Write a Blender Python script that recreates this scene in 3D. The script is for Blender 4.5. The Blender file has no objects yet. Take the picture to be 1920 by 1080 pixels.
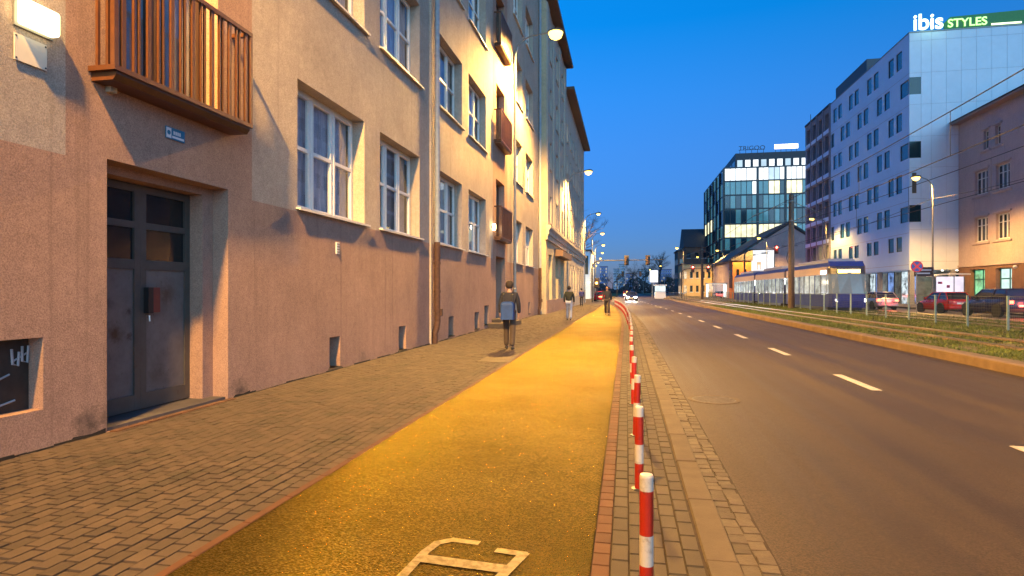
import bpy, bmesh, math, random
from mathutils import Vector, Matrix
random.seed(7)
R = math.radians
scene = bpy.context.scene
C = scene.collection

# ------------------------------------------------------------------ camera
FPX, VX, VY, CAMH = 1130.0, 1174.0, 545.0, 1.5
cam = bpy.data.cameras.new('camera'); cam_o = bpy.data.objects.new('camera', cam); C.objects.link(cam_o)
cam.sensor_width = 36.0; cam.lens = FPX / 1920 * 36
cam_o.location = (0, 0, CAMH)
cam_o.rotation_euler = (R(90), 0, math.atan2(VX - 960, FPX))
cam.shift_y = (VY - 540) / 1920
cam.clip_start = 0.05; cam.clip_end = 6000
scene.camera = cam_o

# ------------------------------------------------------------------ sky, afterglow, exposure
SUN_EL, SUN_AZ = R(7), R(155)
world = bpy.data.worlds.new('World'); scene.world = world; world.use_nodes = True
wn, wl = world.node_tree.nodes, world.node_tree.links
sky = wn.new('ShaderNodeTexSky'); sky.sky_type = 'NISHITA'; sky.sun_disc = False
sky.sun_elevation = SUN_EL; sky.sun_rotation = SUN_AZ
sky.ozone_density = 9.0; sky.air_density = 1.0; sky.dust_density = 0.4; sky.altitude = 200
tc = wn.new('ShaderNodeTexCoord'); sx = wn.new('ShaderNodeSeparateXYZ')
wl.new(tc.outputs['Generated'], sx.inputs[0])
rmp = wn.new('ShaderNodeValToRGB')
rmp.color_ramp.elements[0].position = 0.0; rmp.color_ramp.elements[0].color = (.55, .42, .42, 1)
rmp.color_ramp.elements[1].position = 0.55; rmp.color_ramp.elements[1].color = (.35, 1.55, 1.2, 1)
e = rmp.color_ramp.elements.new(.12); e.color = (.8, .62, .56, 1)
e = rmp.color_ramp.elements.new(.30); e.color = (.8, 1.08, .88, 1)
wl.new(sx.outputs['Z'], rmp.inputs[0])
mul = wn.new('ShaderNodeMix'); mul.data_type = 'RGBA'; mul.blend_type = 'MULTIPLY'; mul.inputs[0].default_value = 1
wl.new(sky.outputs[0], mul.inputs[6]); wl.new(rmp.outputs[0], mul.inputs[7])
rmp2 = wn.new('ShaderNodeValToRGB')          # lilac dusk band low in the sky
rmp2.color_ramp.elements[0].position = 0.0; rmp2.color_ramp.elements[0].color = (.30, .05, .12, 1)
rmp2.color_ramp.elements[1].position = 0.40; rmp2.color_ramp.elements[1].color = (0, 0.04, 0.02, 1)
e = rmp2.color_ramp.elements.new(.22); e.color = (.17, .05, .05, 1)
wl.new(sx.outputs['Z'], rmp2.inputs[0])
add = wn.new('ShaderNodeMix'); add.data_type = 'RGBA'; add.blend_type = 'ADD'; add.inputs[0].default_value = 1
wl.new(mul.outputs[2], add.inputs[6]); wl.new(rmp2.outputs[0], add.inputs[7])
wl.new(add.outputs[2], wn['Background'].inputs[0])
wn['Background'].inputs[1].default_value = 0.15
sun = bpy.data.lights.new('sun', 'SUN'); sun_o = bpy.data.objects.new('sun', sun); C.objects.link(sun_o)
sun.energy = 0.8; sun.angle = R(60); sun.color = (.42, .80, 1.0)
sun_o.rotation_euler = (R(90) - R(14), 0, R(25))
vs = scene.view_settings
vs.view_transform = 'Standard'; vs.look = 'None'; vs.exposure = 1.1; vs.gamma = 1.0
scene.cycles.use_denoising = True
scene.cycles.max_bounces = 6; scene.cycles.diffuse_bounces = 3; scene.cycles.glossy_bounces = 3
scene.cycles.transparent_max_bounces = 10
scene.cycles.sample_clamp_indirect = 4.0
scene.cycles.use_light_tree = True
SODIUM = (1.0, .53, .12)

# ------------------------------------------------------------------ materials
MATS = {}
def nodes_of(name):
    m = bpy.data.materials.new(name); m.use_nodes = True
    n, l = m.node_tree.nodes, m.node_tree.links
    return m, n, l, n['Principled BSDF']
def sock(b, *names):
    for k in names:
        if k in b.inputs: return b.inputs[k]
def noise(n, l, vec, scale, detail=4, rough=.6):
    t = n.new('ShaderNodeTexNoise'); t.inputs['Scale'].default_value = scale
    t.inputs['Detail'].default_value = detail; t.inputs['Roughness'].default_value = rough
    if vec is not None: l.new(vec, t.inputs['Vector'])
    return t.outputs[0]
def mapr(n, l, v, a, b, c=0, d=1):
    t = n.new('ShaderNodeMapRange'); l.new(v, t.inputs[0])
    for i, x in enumerate((a, b, c, d)): t.inputs[i + 1].default_value = x
    return t.outputs[0]
def mixc(n, l, f, a, b, mode='MIX'):
    t = n.new('ShaderNodeMix'); t.data_type = 'RGBA'; t.blend_type = mode
    for i, x in ((0, f), (6, a), (7, b)):
        if isinstance(x, (int, float)): t.inputs[i].default_value = x
        elif isinstance(x, tuple): t.inputs[i].default_value = (*x[:3], 1)
        else: l.new(x, t.inputs[i])
    return t.outputs[2]
def scaled_pos(n, l, s):
    g = n.new('ShaderNodeNewGeometry'); v = n.new('ShaderNodeVectorMath'); v.operation = 'MULTIPLY'
    l.new(g.outputs['Position'], v.inputs[0]); v.inputs[1].default_value = s
    return v.outputs[0]
def mat(name, col, rough=.7, metal=0.0, var=.12, scale=6.0, bump=0.0, bscale=60, spec=.5, emit=None, estr=0, stretch=(1, 1, 1), rand=0.0, dirt=None):
    """procedural colour with noise wear, optional fine bump and per-piece variation"""
    if name in MATS: return MATS[name]
    m, n, l, b = nodes_of(name)
    pos = scaled_pos(n, l, stretch)
    f = mapr(n, l, noise(n, l, pos, scale), .3, .7, 1 - var, 1 + var)
    c = mixc(n, l, 1.0, col, f, 'MULTIPLY')
    if dirt:
        df = mapr(n, l, noise(n, l, pos, dirt[1], 6, .65), dirt[2], dirt[2] + .2)
        c = mixc(n, l, df, c, dirt[0])
    if rand:
        g = n.new('ShaderNodeNewGeometry'); oi = n.new('ShaderNodeObjectInfo')
        ad = n.new('ShaderNodeMath'); ad.operation = 'ADD'; l.new(g.outputs['Random Per Island'], ad.inputs[0]); l.new(oi.outputs['Random'], ad.inputs[1])
        fr = n.new('ShaderNodeMath'); fr.operation = 'FRACT'; l.new(ad.outputs[0], fr.inputs[0])
        rf = mapr(n, l, fr.outputs[0], 0, 1, 1 - rand, 1 + rand)
        c = mixc(n, l, 1.0, c, rf, 'MULTIPLY')
    l.new(c, b.inputs['Base Color'])
    b.inputs['Roughness'].default_value = rough; b.inputs['Metallic'].default_value = metal
    sock(b, 'Specular IOR Level').default_value = spec
    if bump:
        bp = n.new('ShaderNodeBump'); bp.inputs['Strength'].default_value = bump; bp.inputs['Distance'].default_value = .02
        l.new(noise(n, l, pos, bscale, 5, .7), bp.inputs['Height']); l.new(bp.outputs[0], b.inputs['Normal'])
    if emit:
        sock(b, 'Emission Color').default_value = (*emit, 1); sock(b, 'Emission Strength').default_value = estr
    MATS[name] = m
    return m
def blobs(n, l, c, spots):
    """stains with their own place and ragged outline: (centre, radius, colour, strength)"""
    g = n.new('ShaderNodeNewGeometry')
    for ctr, rad, colr, k in spots:
        d = n.new('ShaderNodeVectorMath'); d.operation = 'DISTANCE'; l.new(g.outputs['Position'], d.inputs[0]); d.inputs[1].default_value = ctr
        w = noise(n, l, g.outputs['Position'], 2.2 / rad, 6, .75)
        a = n.new('ShaderNodeMath'); a.operation = 'MULTIPLY_ADD'; l.new(w, a.inputs[0]); a.inputs[1].default_value = rad * 2.2; l.new(d.outputs['Value'], a.inputs[2])
        c = mixc(n, l, mapr(n, l, a.outputs[0], rad * 1.1, rad * 2.0, k, 0), c, colr)
    return c
def plaster(name, col, stain, grain=70, spots=()):
    """rendered wall: sand grain, blotches, vertical rain streaks"""
    m, n, l, b = nodes_of(name)
    p = scaled_pos(n, l, (1, 1, 1)); ps = scaled_pos(n, l, (2.2, 2.2, .22))
    c = mixc(n, l, mapr(n, l, noise(n, l, p, .8, 6, .7), .35, .72), col, stain)
    c = mixc(n, l, mapr(n, l, noise(n, l, ps, 1.6, 5, .65), .48, .78, 0, .55), c, stain)
    gr = noise(n, l, p, grain, 3, .8)
    c = mixc(n, l, 1.0, c, mapr(n, l, gr, .32, .68, .66, 1.32), 'MULTIPLY')
    c = mixc(n, l, 1.0, c, mapr(n, l, noise(n, l, p, 9, 4, .7), .3, .7, .9, 1.08), 'MULTIPLY')
    c = mixc(n, l, mapr(n, l, noise(n, l, scaled_pos(n, l, (5, 5, .12)), 1.3, 4, .6), .58, .74, 0, .45), c, tuple(x * .62 for x in stain))
    c = mixc(n, l, mapr(n, l, noise(n, l, p, 3.0, 8, .8), .62, .70, 0, .4), c, tuple(x * .7 for x in stain))
    if spots: c = blobs(n, l, c, spots)
    l.new(c, b.inputs['Base Color']); b.inputs['Roughness'].default_value = .93
    sock(b, 'Specular IOR Level').default_value = .2
    bp = n.new('ShaderNodeBump'); bp.inputs['Strength'].default_value = .5; bp.inputs['Distance'].default_value = .012
    l.new(gr, bp.inputs['Height']); l.new(bp.outputs[0], b.inputs['Normal'])
    MATS[name] = m; return m
def asphalt(name, dark, light, grain, rough, bump, patch, spec=.5, streak=False, dist=.008, stint=None, gold=None):
    m, n, l, b = nodes_of(name)
    if stint: sock(b, 'Specular Tint').default_value = (*stint, 1)
    p = scaled_pos(n, l, (1, 1, 1))
    v = n.new('ShaderNodeTexVoronoi'); v.inputs['Scale'].default_value = grain; l.new(p, v.inputs['Vector'])
    sp = n.new('ShaderNodeSeparateXYZ'); l.new(v.outputs['Color'], sp.inputs[0])
    c = mixc(n, l, mapr(n, l, sp.outputs[0], .25, .95), dark, light)
    big = noise(n, l, p, .5, 6, .65)
    c = mixc(n, l, mapr(n, l, big, .4, .75, 0, patch), c, dark)
    if streak:
        ss = noise(n, l, scaled_pos(n, l, (1.7, .05, 1)), 1.0, 4, .6)
        c = mixc(n, l, 1.0, c, mapr(n, l, ss, .3, .7, .66, 1.34), 'MULTIPLY')
        crk = n.new('ShaderNodeTexNoise'); crk.inputs['Scale'].default_value = .9; crk.inputs['Detail'].default_value = 8; l.new(p, crk.inputs['Vector'])
        ab = n.new('ShaderNodeMath'); ab.operation = 'SUBTRACT'; l.new(crk.outputs[0], ab.inputs[0]); ab.inputs[1].default_value = .5
        a2 = n.new('ShaderNodeMath'); a2.operation = 'ABSOLUTE'; l.new(ab.outputs[0], a2.inputs[0])
        c = mixc(n, l, mapr(n, l, a2.outputs[0], 0.0, .006, .3, 0), c, (.012, .011, .01))
        l.new(mapr(n, l, ss, .3, .7, rough - .08, rough + .1), b.inputs['Roughness'])
    else:
        c = mixc(n, l, mapr(n, l, noise(n, l, p, 2.2, 8, .75), .58, .68, 0, .5), c, tuple(x * .6 for x in dark))
        l.new(mapr(n, l, big, .3, .7, rough - .08, rough + .08), b.inputs['Roughness'])
    l.new(c, b.inputs['Base Color']); sock(b, 'Specular IOR Level').default_value = spec
    bp = n.new('ShaderNodeBump'); bp.inputs['Strength'].default_value = bump; bp.inputs['Distance'].default_value = dist
    l.new(v.outputs['Distance'], bp.inputs['Height']); l.new(bp.outputs[0], b.inputs['Normal'])
    if gold:                                   # gold-tinted gloss put in to colour the lamp reflection
        gl = n.new('ShaderNodeBsdfGlossy'); gl.inputs[0].default_value = (*gold[0], 1); gl.inputs['Roughness'].default_value = gold[1]; l.new(bp.outputs[0], gl.inputs['Normal'])
        mx = n.new('ShaderNodeMixShader'); mx.inputs[0].default_value = gold[2]; l.new(b.outputs[0], mx.inputs[1]); l.new(gl.outputs[0], mx.inputs[2]); l.new(mx.outputs[0], n['Material Output'].inputs[0])
    MATS[name] = m; return m
def glass(name, tint=(.75, .8, .85), refl=.12):
    """thin window pane: clear with a Fresnel mirror film"""
    m, n, l, b = nodes_of(name); n.remove(b)
    tr = n.new('ShaderNodeBsdfTransparent'); tr.inputs[0].default_value = (*tint, 1)
    gl = n.new('ShaderNodeBsdfGlossy'); gl.inputs[0].default_value = (.9, .95, 1, 1); gl.inputs['Roughness'].default_value = .03
    fr = n.new('ShaderNodeFresnel'); fr.inputs[0].default_value = 1.5
    g = n.new('ShaderNodeNewGeometry'); f0 = mapr(n, l, fr.outputs[0], 0, 1, refl, 1); bk = mapr(n, l, g.outputs['Backfacing'], 0, 1, 1, 0)
    mm = n.new('ShaderNodeMath'); mm.operation = 'MULTIPLY'; l.new(f0, mm.inputs[0]); l.new(bk, mm.inputs[1]); f = mm.outputs[0]
    mx = n.new('ShaderNodeMixShader'); l.new(f, mx.inputs[0]); l.new(tr.outputs[0], mx.inputs[1]); l.new(gl.outputs[0], mx.inputs[2])
    l.new(mx.outputs[0], n['Material Output'].inputs[0]); MATS[name] = m; return m
def glow(name, col, strength):
    m, n, l, b = nodes_of(name)
    b.inputs['Base Color'].default_value = (*[min(1, x) for x in col], 1)
    sock(b, 'Emission Color').default_value = (*col, 1); sock(b, 'Emission Strength').default_value = strength
    MATS[name] = m; return m
def litroom(name, col, strength, scale=1.2, dark=.25):
    """a lit window: uneven room light behind the pane"""
    m, n, l, b = nodes_of(name)
    p = scaled_pos(n, l, (1, 1, 1.3))
    f = mapr(n, l, noise(n, l, p, scale, 3, .6), .32, .62, dark, 1)
    b.inputs['Base Color'].default_value = (.05, .05, .05, 1); b.inputs['Roughness'].default_value = .08
    sock(b, 'Emission Color').default_value = (*col, 1)
    st = n.new('ShaderNodeMath'); st.operation = 'MULTIPLY'; l.new(f, st.inputs[0]); st.inputs[1].default_value = strength
    l.new(st.outputs[0], sock(b, 'Emission Strength')); MATS[name] = m; return m

PINK = plaster('pink_render', (.42, .268, .195), (.315, .20, .148), spots=[((-5.41, 5.30, .12), .30, (.07, .055, .045), .8), ((-5.41, 7.72, .10), .24, (.07, .055, .045), .85), ((-5.41, 3.6, .05), .35, (.12, .09, .07), .5), ((-5.41, 11.8, .05), .3, (.13, .10, .08), .5), ((-5.41, 16.2, .3), .45, (.15, .12, .10), .5), ((-5.41, 9.0, 2.6), .5, (.22, .15, .12), .4), ((-5.41, 14.4, 1.6), .7, (.24, .16, .13), .4)])
BEIGE = plaster('beige_render', (.46, .39, .315), (.35, .295, .24))
CREAM = plaster('cream_render', (.52, .43, .28), (.40, .33, .23), 60)
CREAM2 = plaster('pale_stone_render', (.45, .40, .34), (.34, .30, .26), 60)
ROSE = plaster('rose_render', (.56, .44, .41), (.47, .37, .34), 60)
ROSELOW = plaster('brown_base_render', (.27, .155, .11), (.2, .12, .09), 60)
ORANGE = plaster('orange_render', (.55, .23, .08), (.42, .18, .07), 60)
GREYR = plaster('grey_render', (.33, .34, .37), (.26, .27, .29), 60)
BROWNR = plaster('brown_render', (.25, .17, .14), (.18, .12, .1), 60)
YELR = plaster('yellow_render', (.62, .48, .26), (.5, .38, .2), 60)
WHITEF = mat('white_window_paint', (.78, .76, .70), .45, var=.06, scale=20)
GREYW = mat('zinc_sheet', (.27, .31, .35), .6, metal=.1, var=.15, scale=8)
CASTP = mat('rusty_cast_iron', (.075, .035, .02), .75, var=.3, scale=14, dirt=((.18, .16, .14), 7, .66))
BROWNM = mat('brown_painted_steel', (.10, .034, .010), .42, var=.2, scale=10)
GREYD = mat('grey_door_paint', (.075, .066, .056), .5, var=.15, scale=5, dirt=((.055, .032, .02), 4.5, .60), bump=.05)
GREYP0 = mat('grey_door_panel', (.115, .102, .088), .52, var=.2, scale=4, dirt=((.06, .032, .018), 4.2, .58), bump=.05)
def door_panel():
    m, n, l, b = nodes_of('scuffed_door_panel'); p = scaled_pos(n, l, (1, 1, 1))
    c = mixc(n, l, mapr(n, l, noise(n, l, p, 5, 6, .7), .35, .7), (.15, .135, .125), (.10, .09, .08))
    c = mixc(n, l, mapr(n, l, noise(n, l, scaled_pos(n, l, (1, 3, 1)), 11, 6, .8), .60, .66, 0, .8), c, (.05, .028, .016))
    c = blobs(n, l, c, [((-5.86, 6.05, 1.0), .16, (.055, .030, .012), 1), ((-5.86, 5.95, 1.35), .10, (.06, .05, .045), .8), ((-5.86, 6.85, 1.45), .2, (.06, .035, .022), .8), ((-5.86, 6.25, .95), .07, (.04, .025, .015), 1), ((-5.86, 6.7, .45), .2, (.06, .05, .042), .7), ((-5.86, 6.25, 1.25), .06, (.035, .02, .012), 1)])
    l.new(c, b.inputs['Base Color']); b.inputs['Roughness'].default_value = .5
    MATS['scuffed_door_panel'] = m; return m
GREYP = door_panel()
BLACKG = mat('dark_glass', (.012, .014, .016), .06, var=.05)
GLASS = glass('window_glass', (.92, .94, .96), .06)
SKYGLASS = mat('blue_reflecting_glass', (.02, .035, .05), .05, var=.1, spec=.9)
CURTAIN = mat('net_curtain', (.34, .33, .37), .9, var=.35, scale=4, stretch=(6, 6, .6), emit=(.62, .55, .6), estr=.022)  # faint emission in the curtain stands in for room light
CURTAIN2 = mat('grey_blind', (.22, .21, .22), .9, var=.25, scale=3, emit=(.6, .52, .5), estr=.014)  # weak glow in the blind, in place of light from the room
DARKIN = mat('dark_room', (.03, .03, .035), .9, var=.1)
CONC = mat('concrete_slab', (.095, .07, .043), .85, var=.18, scale=4, bump=.3, bscale=90, rand=.12, dirt=((.07, .05, .03), 2.5, .56))
KERBR = mat('weathered_kerb', (.15, .095, .055), .85, var=.25, scale=3, bump=.3, bscale=60, rand=.1)
BRICK = mat('grey_paving_brick', (.060, .041, .027), .85, var=.22, scale=2.2, bump=.35, bscale=170, rand=.22, dirt=((.030, .024, .011), 1.5, .55))
BRICKR = mat('red_paving_brick', (.095, .042, .018), .82, var=.14, scale=5, bump=.35, bscale=170, rand=.22)
BRICKV = mat('verge_paving_brick', (.068, .052, .032), .82, var=.14, scale=3, bump=.35, bscale=170, rand=.18)
COBBLE = mat('granite_sett', (.085, .064, .04), .75, var=.2, scale=12, bump=.6, bscale=50, rand=.28)
JOINT = mat('sandy_joint', (.035, .022, .012), .95, var=.3, scale=20)
EDGE = mat('rust_edging', (.075, .026, .009), .8, var=.25, scale=8)
PATH = asphalt('cycle_path_asphalt', (.008, .0052, .002), (.058, .037, .011), 95, .6, .55, .55, spec=.03, stint=(1, .7, .15), gold=((.95, .72, .10), .26, .125), dist=.012)  # gold put into gloss and specular tint for the lamp's reflection band
ROAD = asphalt('road_asphalt', (.033, .023, .0145), (.074, .051, .031), 130, .56, .5, .6, spec=.2, streak=True)
FARROAD = asphalt('far_road_asphalt', (.05, .043, .038), (.10, .085, .07), 60, .5, .3, .5, spec=.45)
GROUND = mat('dark_ground', (.06, .055, .05), .9, var=.3, scale=.5)
SOIL = mat('tram_bed_soil', (.085, .07, .03), .95, var=.4, scale=1.2, bump=.6, bscale=8)
FARPAVE = mat('far_pavement', (.2, .17, .14), .85, var=.15, scale=1)
PAINTW = mat('road_paint_white', (.46, .42, .35), .6, var=.1, scale=9, dirt=((.13, .10, .07), 12, .56))
PAINTY = mat('worn_path_paint', (.22, .17, .085), .65, var=.2, scale=9, dirt=((.10, .066, .012), 22, .44))
REDP = mat('red_reflective_paint', (.33, .018, .006), .38, var=.1, scale=12, dirt=((.12, .02, .01), 16, .58))
WHITEP = mat('white_reflective_paint', (.48, .44, .37), .4, var=.08, scale=12, dirt=((.22, .18, .13), 16, .58))
STEEL = mat('galvanised_steel', (.24, .25, .24), .5, metal=.5, var=.15, scale=8)
DARKST = mat('dark_steel', (.045, .045, .05), .5, metal=.3, var=.15)
GREENP = mat('grey_green_post', (.20, .27, .23), .5, var=.15, scale=6)
POLEBR = mat('brown_mast_paint', (.10, .065, .045), .5, var=.2, scale=5)
RAILM = mat('worn_rail', (.42, .36, .30), .28, metal=.9, var=.1)
RUBBER = mat('black_rubber', (.018, .018, .018), .8, var=.2)
CHROME = mat('wheel_alloy', (.5, .5, .52), .3, metal=.9, var=.05)
RUST = mat('iron_cover', (.07, .055, .045), .55, metal=.4, var=.25, scale=10, bump=.6, bscale=26)
WCLAD = mat('white_cladding', (.74, .80, .86), .5, var=.03, scale=1.5, rand=.02)
WCLAD2 = mat('sky_tinted_white_board', (.60, .78, .95), .5, var=.03, scale=1.0)  # white board with the blue of sky light put into its colour
ROOFD = mat('dark_roof', (.05, .05, .06), .7, var=.2, scale=3)
LAMPW = glow('sodium_lens', (1.0, .64, .12), 3.2)
LAMPFAR = glow('sodium_lens_far', (1.0, .60, .11), 3)

# ------------------------------------------------------------------ geometry helpers
class MB:
    def __init__(s): s.v = []; s.f = []; s.m = []; s.cur = 0
    def _a(s, vs, fs):
        o = len(s.v); s.v += [tuple(p) for p in vs]
        s.f += [tuple(i + o for i in f) for f in fs]; s.m += [s.cur] * len(fs); return s
    def box(s, x0, x1, y0, y1, z0, z1):
        return s._a([(x0, y0, z0), (x1, y0, z0), (x1, y1, z0), (x0, y1, z0), (x0, y0, z1), (x1, y0, z1), (x1, y1, z1), (x0, y1, z1)],
                    [(3, 2, 1, 0), (4, 5, 6, 7), (0, 1, 5, 4), (1, 2, 6, 5), (2, 3, 7, 6), (3, 0, 4, 7)])
    def cbox(s, x0, x1, y0, y1, z0, z1, b=.01):
        """box with a chamfered top"""
        return s._a([(x0, y0, z0), (x1, y0, z0), (x1, y1, z0), (x0, y1, z0), (x0, y0, z1 - b), (x1, y0, z1 - b), (x1, y1, z1 - b), (x0, y1, z1 - b),
                     (x0 + b, y0 + b, z1), (x1 - b, y0 + b, z1), (x1 - b, y1 - b, z1), (x0 + b, y1 - b, z1)],
                    [(0, 1, 5, 4), (1, 2, 6, 5), (2, 3, 7, 6), (3, 0, 4, 7), (4, 5, 9, 8), (5, 6, 10, 9), (6, 7, 11, 10), (7, 4, 8, 11), (8, 9, 10, 11)])
    def quad(s, a, b, c, d): return s._a([a, b, c, d], [(0, 1, 2, 3)])
    def prism(s, poly, axis, a, b):
        """poly in the two other axes, extruded along axis from a to b"""
        def P(p, t):
            return {'x': (t, p[0], p[1]), 'y': (p[0], t, p[1]), 'z': (p[0], p[1], t)}[axis]
        n = len(poly)
        return s._a([P(p, a) for p in poly] + [P(p, b) for p in poly],
                    [tuple(range(n))[::-1], tuple(range(n, 2 * n))] + [(i, (i + 1) % n, n + (i + 1) % n, n + i) for i in range(n)])
    def tube(s, pts, r, seg=8, cap=True):
        pts = [Vector(p) for p in pts]; n = len(pts)
        rr = r if isinstance(r, (list, tuple)) else [r] * n
        o = len(s.v); vs = []; fs = []
        t0 = (pts[1] - pts[0]).normalized()
        up = Vector((0, 0, 1)) if abs(t0.z) < .9 else Vector((1, 0, 0))
        nn = t0.cross(up).normalized()
        for i, p in enumerate(pts):
            t = (pts[min(i + 1, n - 1)] - pts[max(i - 1, 0)]).normalized()
            nn = (nn - t * nn.dot(t)).normalized(); bb = t.cross(nn)
            for k in range(seg):
                a = 2 * math.pi * k / seg
                vs.append(p + (nn * math.cos(a) + bb * math.sin(a)) * rr[i])
        for i in range(n - 1):
            for k in range(seg):
                k2 = (k + 1) % seg
                fs.append((i * seg + k, i * seg + k2, (i + 1) * seg + k2, (i + 1) * seg + k))
        if cap: fs += [tuple(range(seg))[::-1], tuple(range((n - 1) * seg, n * seg))]
        return s._a(vs, fs)
    def lathe(s, prof, seg=16, c=(0, 0, 0), axis='z'):
        vs = []; fs = []; n = len(prof)
        for r, h in prof:
            for k in range(seg):
                a = 2 * math.pi * k / seg; x, y = r * math.cos(a), r * math.sin(a)
                p = {'z': (x, y, h), 'x': (h, x, y), 'y': (x, h, y)}[axis]
                vs.append((p[0] + c[0], p[1] + c[1], p[2] + c[2]))
        for i in range(n - 1):
            for k in range(seg):
                k2 = (k + 1) % seg; fs.append((i * seg + k, i * seg + k2, (i + 1) * seg + k2, (i + 1) * seg + k))
        fs += [tuple(range(seg))[::-1], tuple(range((n - 1) * seg, n * seg))]
        return s._a(vs, fs)
    def mesh(s, name, smooth=False):
        me = bpy.data.meshes.new(name); me.from_pydata(s.v, [], s.f)
        if any(s.m): me.polygons.foreach_set('material_index', s.m)
        bm = bmesh.new(); bm.from_mesh(me); bmesh.ops.recalc_face_normals(bm, faces=bm.faces); bm.to_mesh(me); bm.free()
        if smooth: me.polygons.foreach_set('use_smooth', [True] * len(me.polygons))
        me.update(); return me
def wloc(o):
    p = Vector((0, 0, 0))
    while o: p = p + o.location; o = o.parent
    return p
def obj(name, mb, mats=None, parent=None, loc=None, smooth=False, world=False, bevel=0):
    """mb: MB or mesh. world=True: vertices are world coordinates"""
    me = mb.mesh(name, smooth) if isinstance(mb, MB) else mb
    if mats is not None and not me.materials:
        for m in (mats if isinstance(mats, (list, tuple)) else [mats]): me.materials.append(m)
    o = bpy.data.objects.new(name, me); C.objects.link(o)
    if parent: o.parent = parent
    if world and parent: o.location = -wloc(parent)
    if loc is not None: o.location = Vector(loc) - (wloc(parent) if (parent and world) else Vector((0, 0, 0)))
    if bevel:
        bv = o.modifiers.new('bevel', 'BEVEL'); bv.width = bevel; bv.segments = 2; bv.limit_method = 'ANGLE'
    return o
def tag(o, label, cat, group=None):
    o['label'] = label; o['category'] = cat
    if group: o['group'] = group
    return o
def thing(name, label, cat, loc=(0, 0, 0), rotz=0, group=None):
    o = bpy.data.objects.new(name, None); C.objects.link(o)
    o.location = loc; o.rotation_euler = (0, 0, rotz); o.empty_display_size = .2
    return tag(o, label, cat, group)
def struct(name, mb, m, parent=None, kind='structure'):
    o = obj(name, mb, m, parent); o['kind'] = kind; return o
def dup(root, loc, rotz, label, group=None):
    r = root.copy(); C.objects.link(r); r.location = loc; r.rotation_euler = (0, 0, rotz); r['label'] = label
    if group: r['group'] = group
    for ch in list(root.children):
        c = ch.copy(); C.objects.link(c); c.parent = r
        for g in ch.children:
            d = g.copy(); C.objects.link(d); d.parent = c
    return r
MAPS = {'L': lambda u, d, z: (d, u, z), 'R': lambda u, d, z: (-d, u, z), 'F': lambda u, d, z: (u, -d, z)}
def mapped(mb, face, base=0.0):
    """re-map an MB built in (u, d, z) facade coordinates; base = plane coordinate of the facade"""
    f = MAPS[face]; out = []
    for u, d, z in mb.v:
        p = f(u, d, z); out.append((p[0] + (base if face in 'LR' else 0), p[1] + (base if face == 'F' else 0), p[2]))
    mb.v = out; return mb
def wall(u0, u1, z0, z1, holes, zone=None, ubreaks=(), zbreaks=()):
    """facade sheet with real openings and reveals; hole = (u0,u1,z0,z1,depth)"""
    mb = MB()
    us = sorted({u0, u1, *ubreaks, *[h[0] for h in holes], *[h[1] for h in holes]}); zs = sorted({z0, z1, *zbreaks, *[h[2] for h in holes], *[h[3] for h in holes]})
    us = [u for u in us if u0 <= u <= u1]; zs = [z for z in zs if z0 <= z <= z1]
    for a, b in zip(us, us[1:]):
        for c, d in zip(zs, zs[1:]):
            um, zm = (a + b) / 2, (c + d) / 2
            if any(h[0] < um < h[1] and h[2] < zm < h[3] for h in holes): continue
            mb.cur = zone(um, zm) if zone else 0
            mb.quad((a, 0, c), (b, 0, c), (b, 0, d), (a, 0, d))
    for a, b, c, d, dep in holes:
        mb.cur = zone(b + .02, (c + d) / 2) if zone else 0
        mb.quad((a, 0, c), (a, -dep, c), (a, -dep, d), (a, 0, d)); mb.quad((b, 0, c), (b, -dep, c), (b, -dep, d), (b, 0, d))
        mb.quad((a, 0, d), (a, -dep, d), (b, -dep, d), (b, 0, d)); mb.quad((a, 0, c), (a, -dep, c), (b, -dep, c), (b, 0, c))
    return mb
def text_mesh(txt, size, depth, spacing=1.0, bold=0.0):
    cu = bpy.data.curves.new('lettering', 'FONT'); cu.body = txt; cu.size = size; cu.extrude = depth; cu.space_character = spacing; cu.offset = bold
    o = bpy.data.objects.new('lettering', cu); C.objects.link(o)
    dg = bpy.context.evaluated_depsgraph_get()
    me = bpy.data.meshes.new_from_object(o.evaluated_get(dg)); bpy.data.objects.remove(o)
    return me
def text_block(name, txt, x0, x1, z0, z1, depth, m, parent, y, bold=0.0):
    """lettering standing in the XZ plane, fitted to a box, facing -Y"""
    me = text_mesh(txt, 1, .05, 1.0, bold)
    xs = [v.co.x for v in me.vertices]; ys = [v.co.y for v in me.vertices]
    ax, bx, ay, by = min(xs), max(xs), min(ys), max(ys)
    for v in me.vertices:
        X = x0 + (v.co.x - ax) / (bx - ax) * (x1 - x0); Z = z0 + (v.co.y - ay) / (by - ay) * (z1 - z0)
        v.co = Vector((X, y - (v.co.z + .05) * depth * 10, Z))
    me.materials.clear(); me.materials.append(m)
    return obj(name, me, None, parent, world=True)
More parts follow.
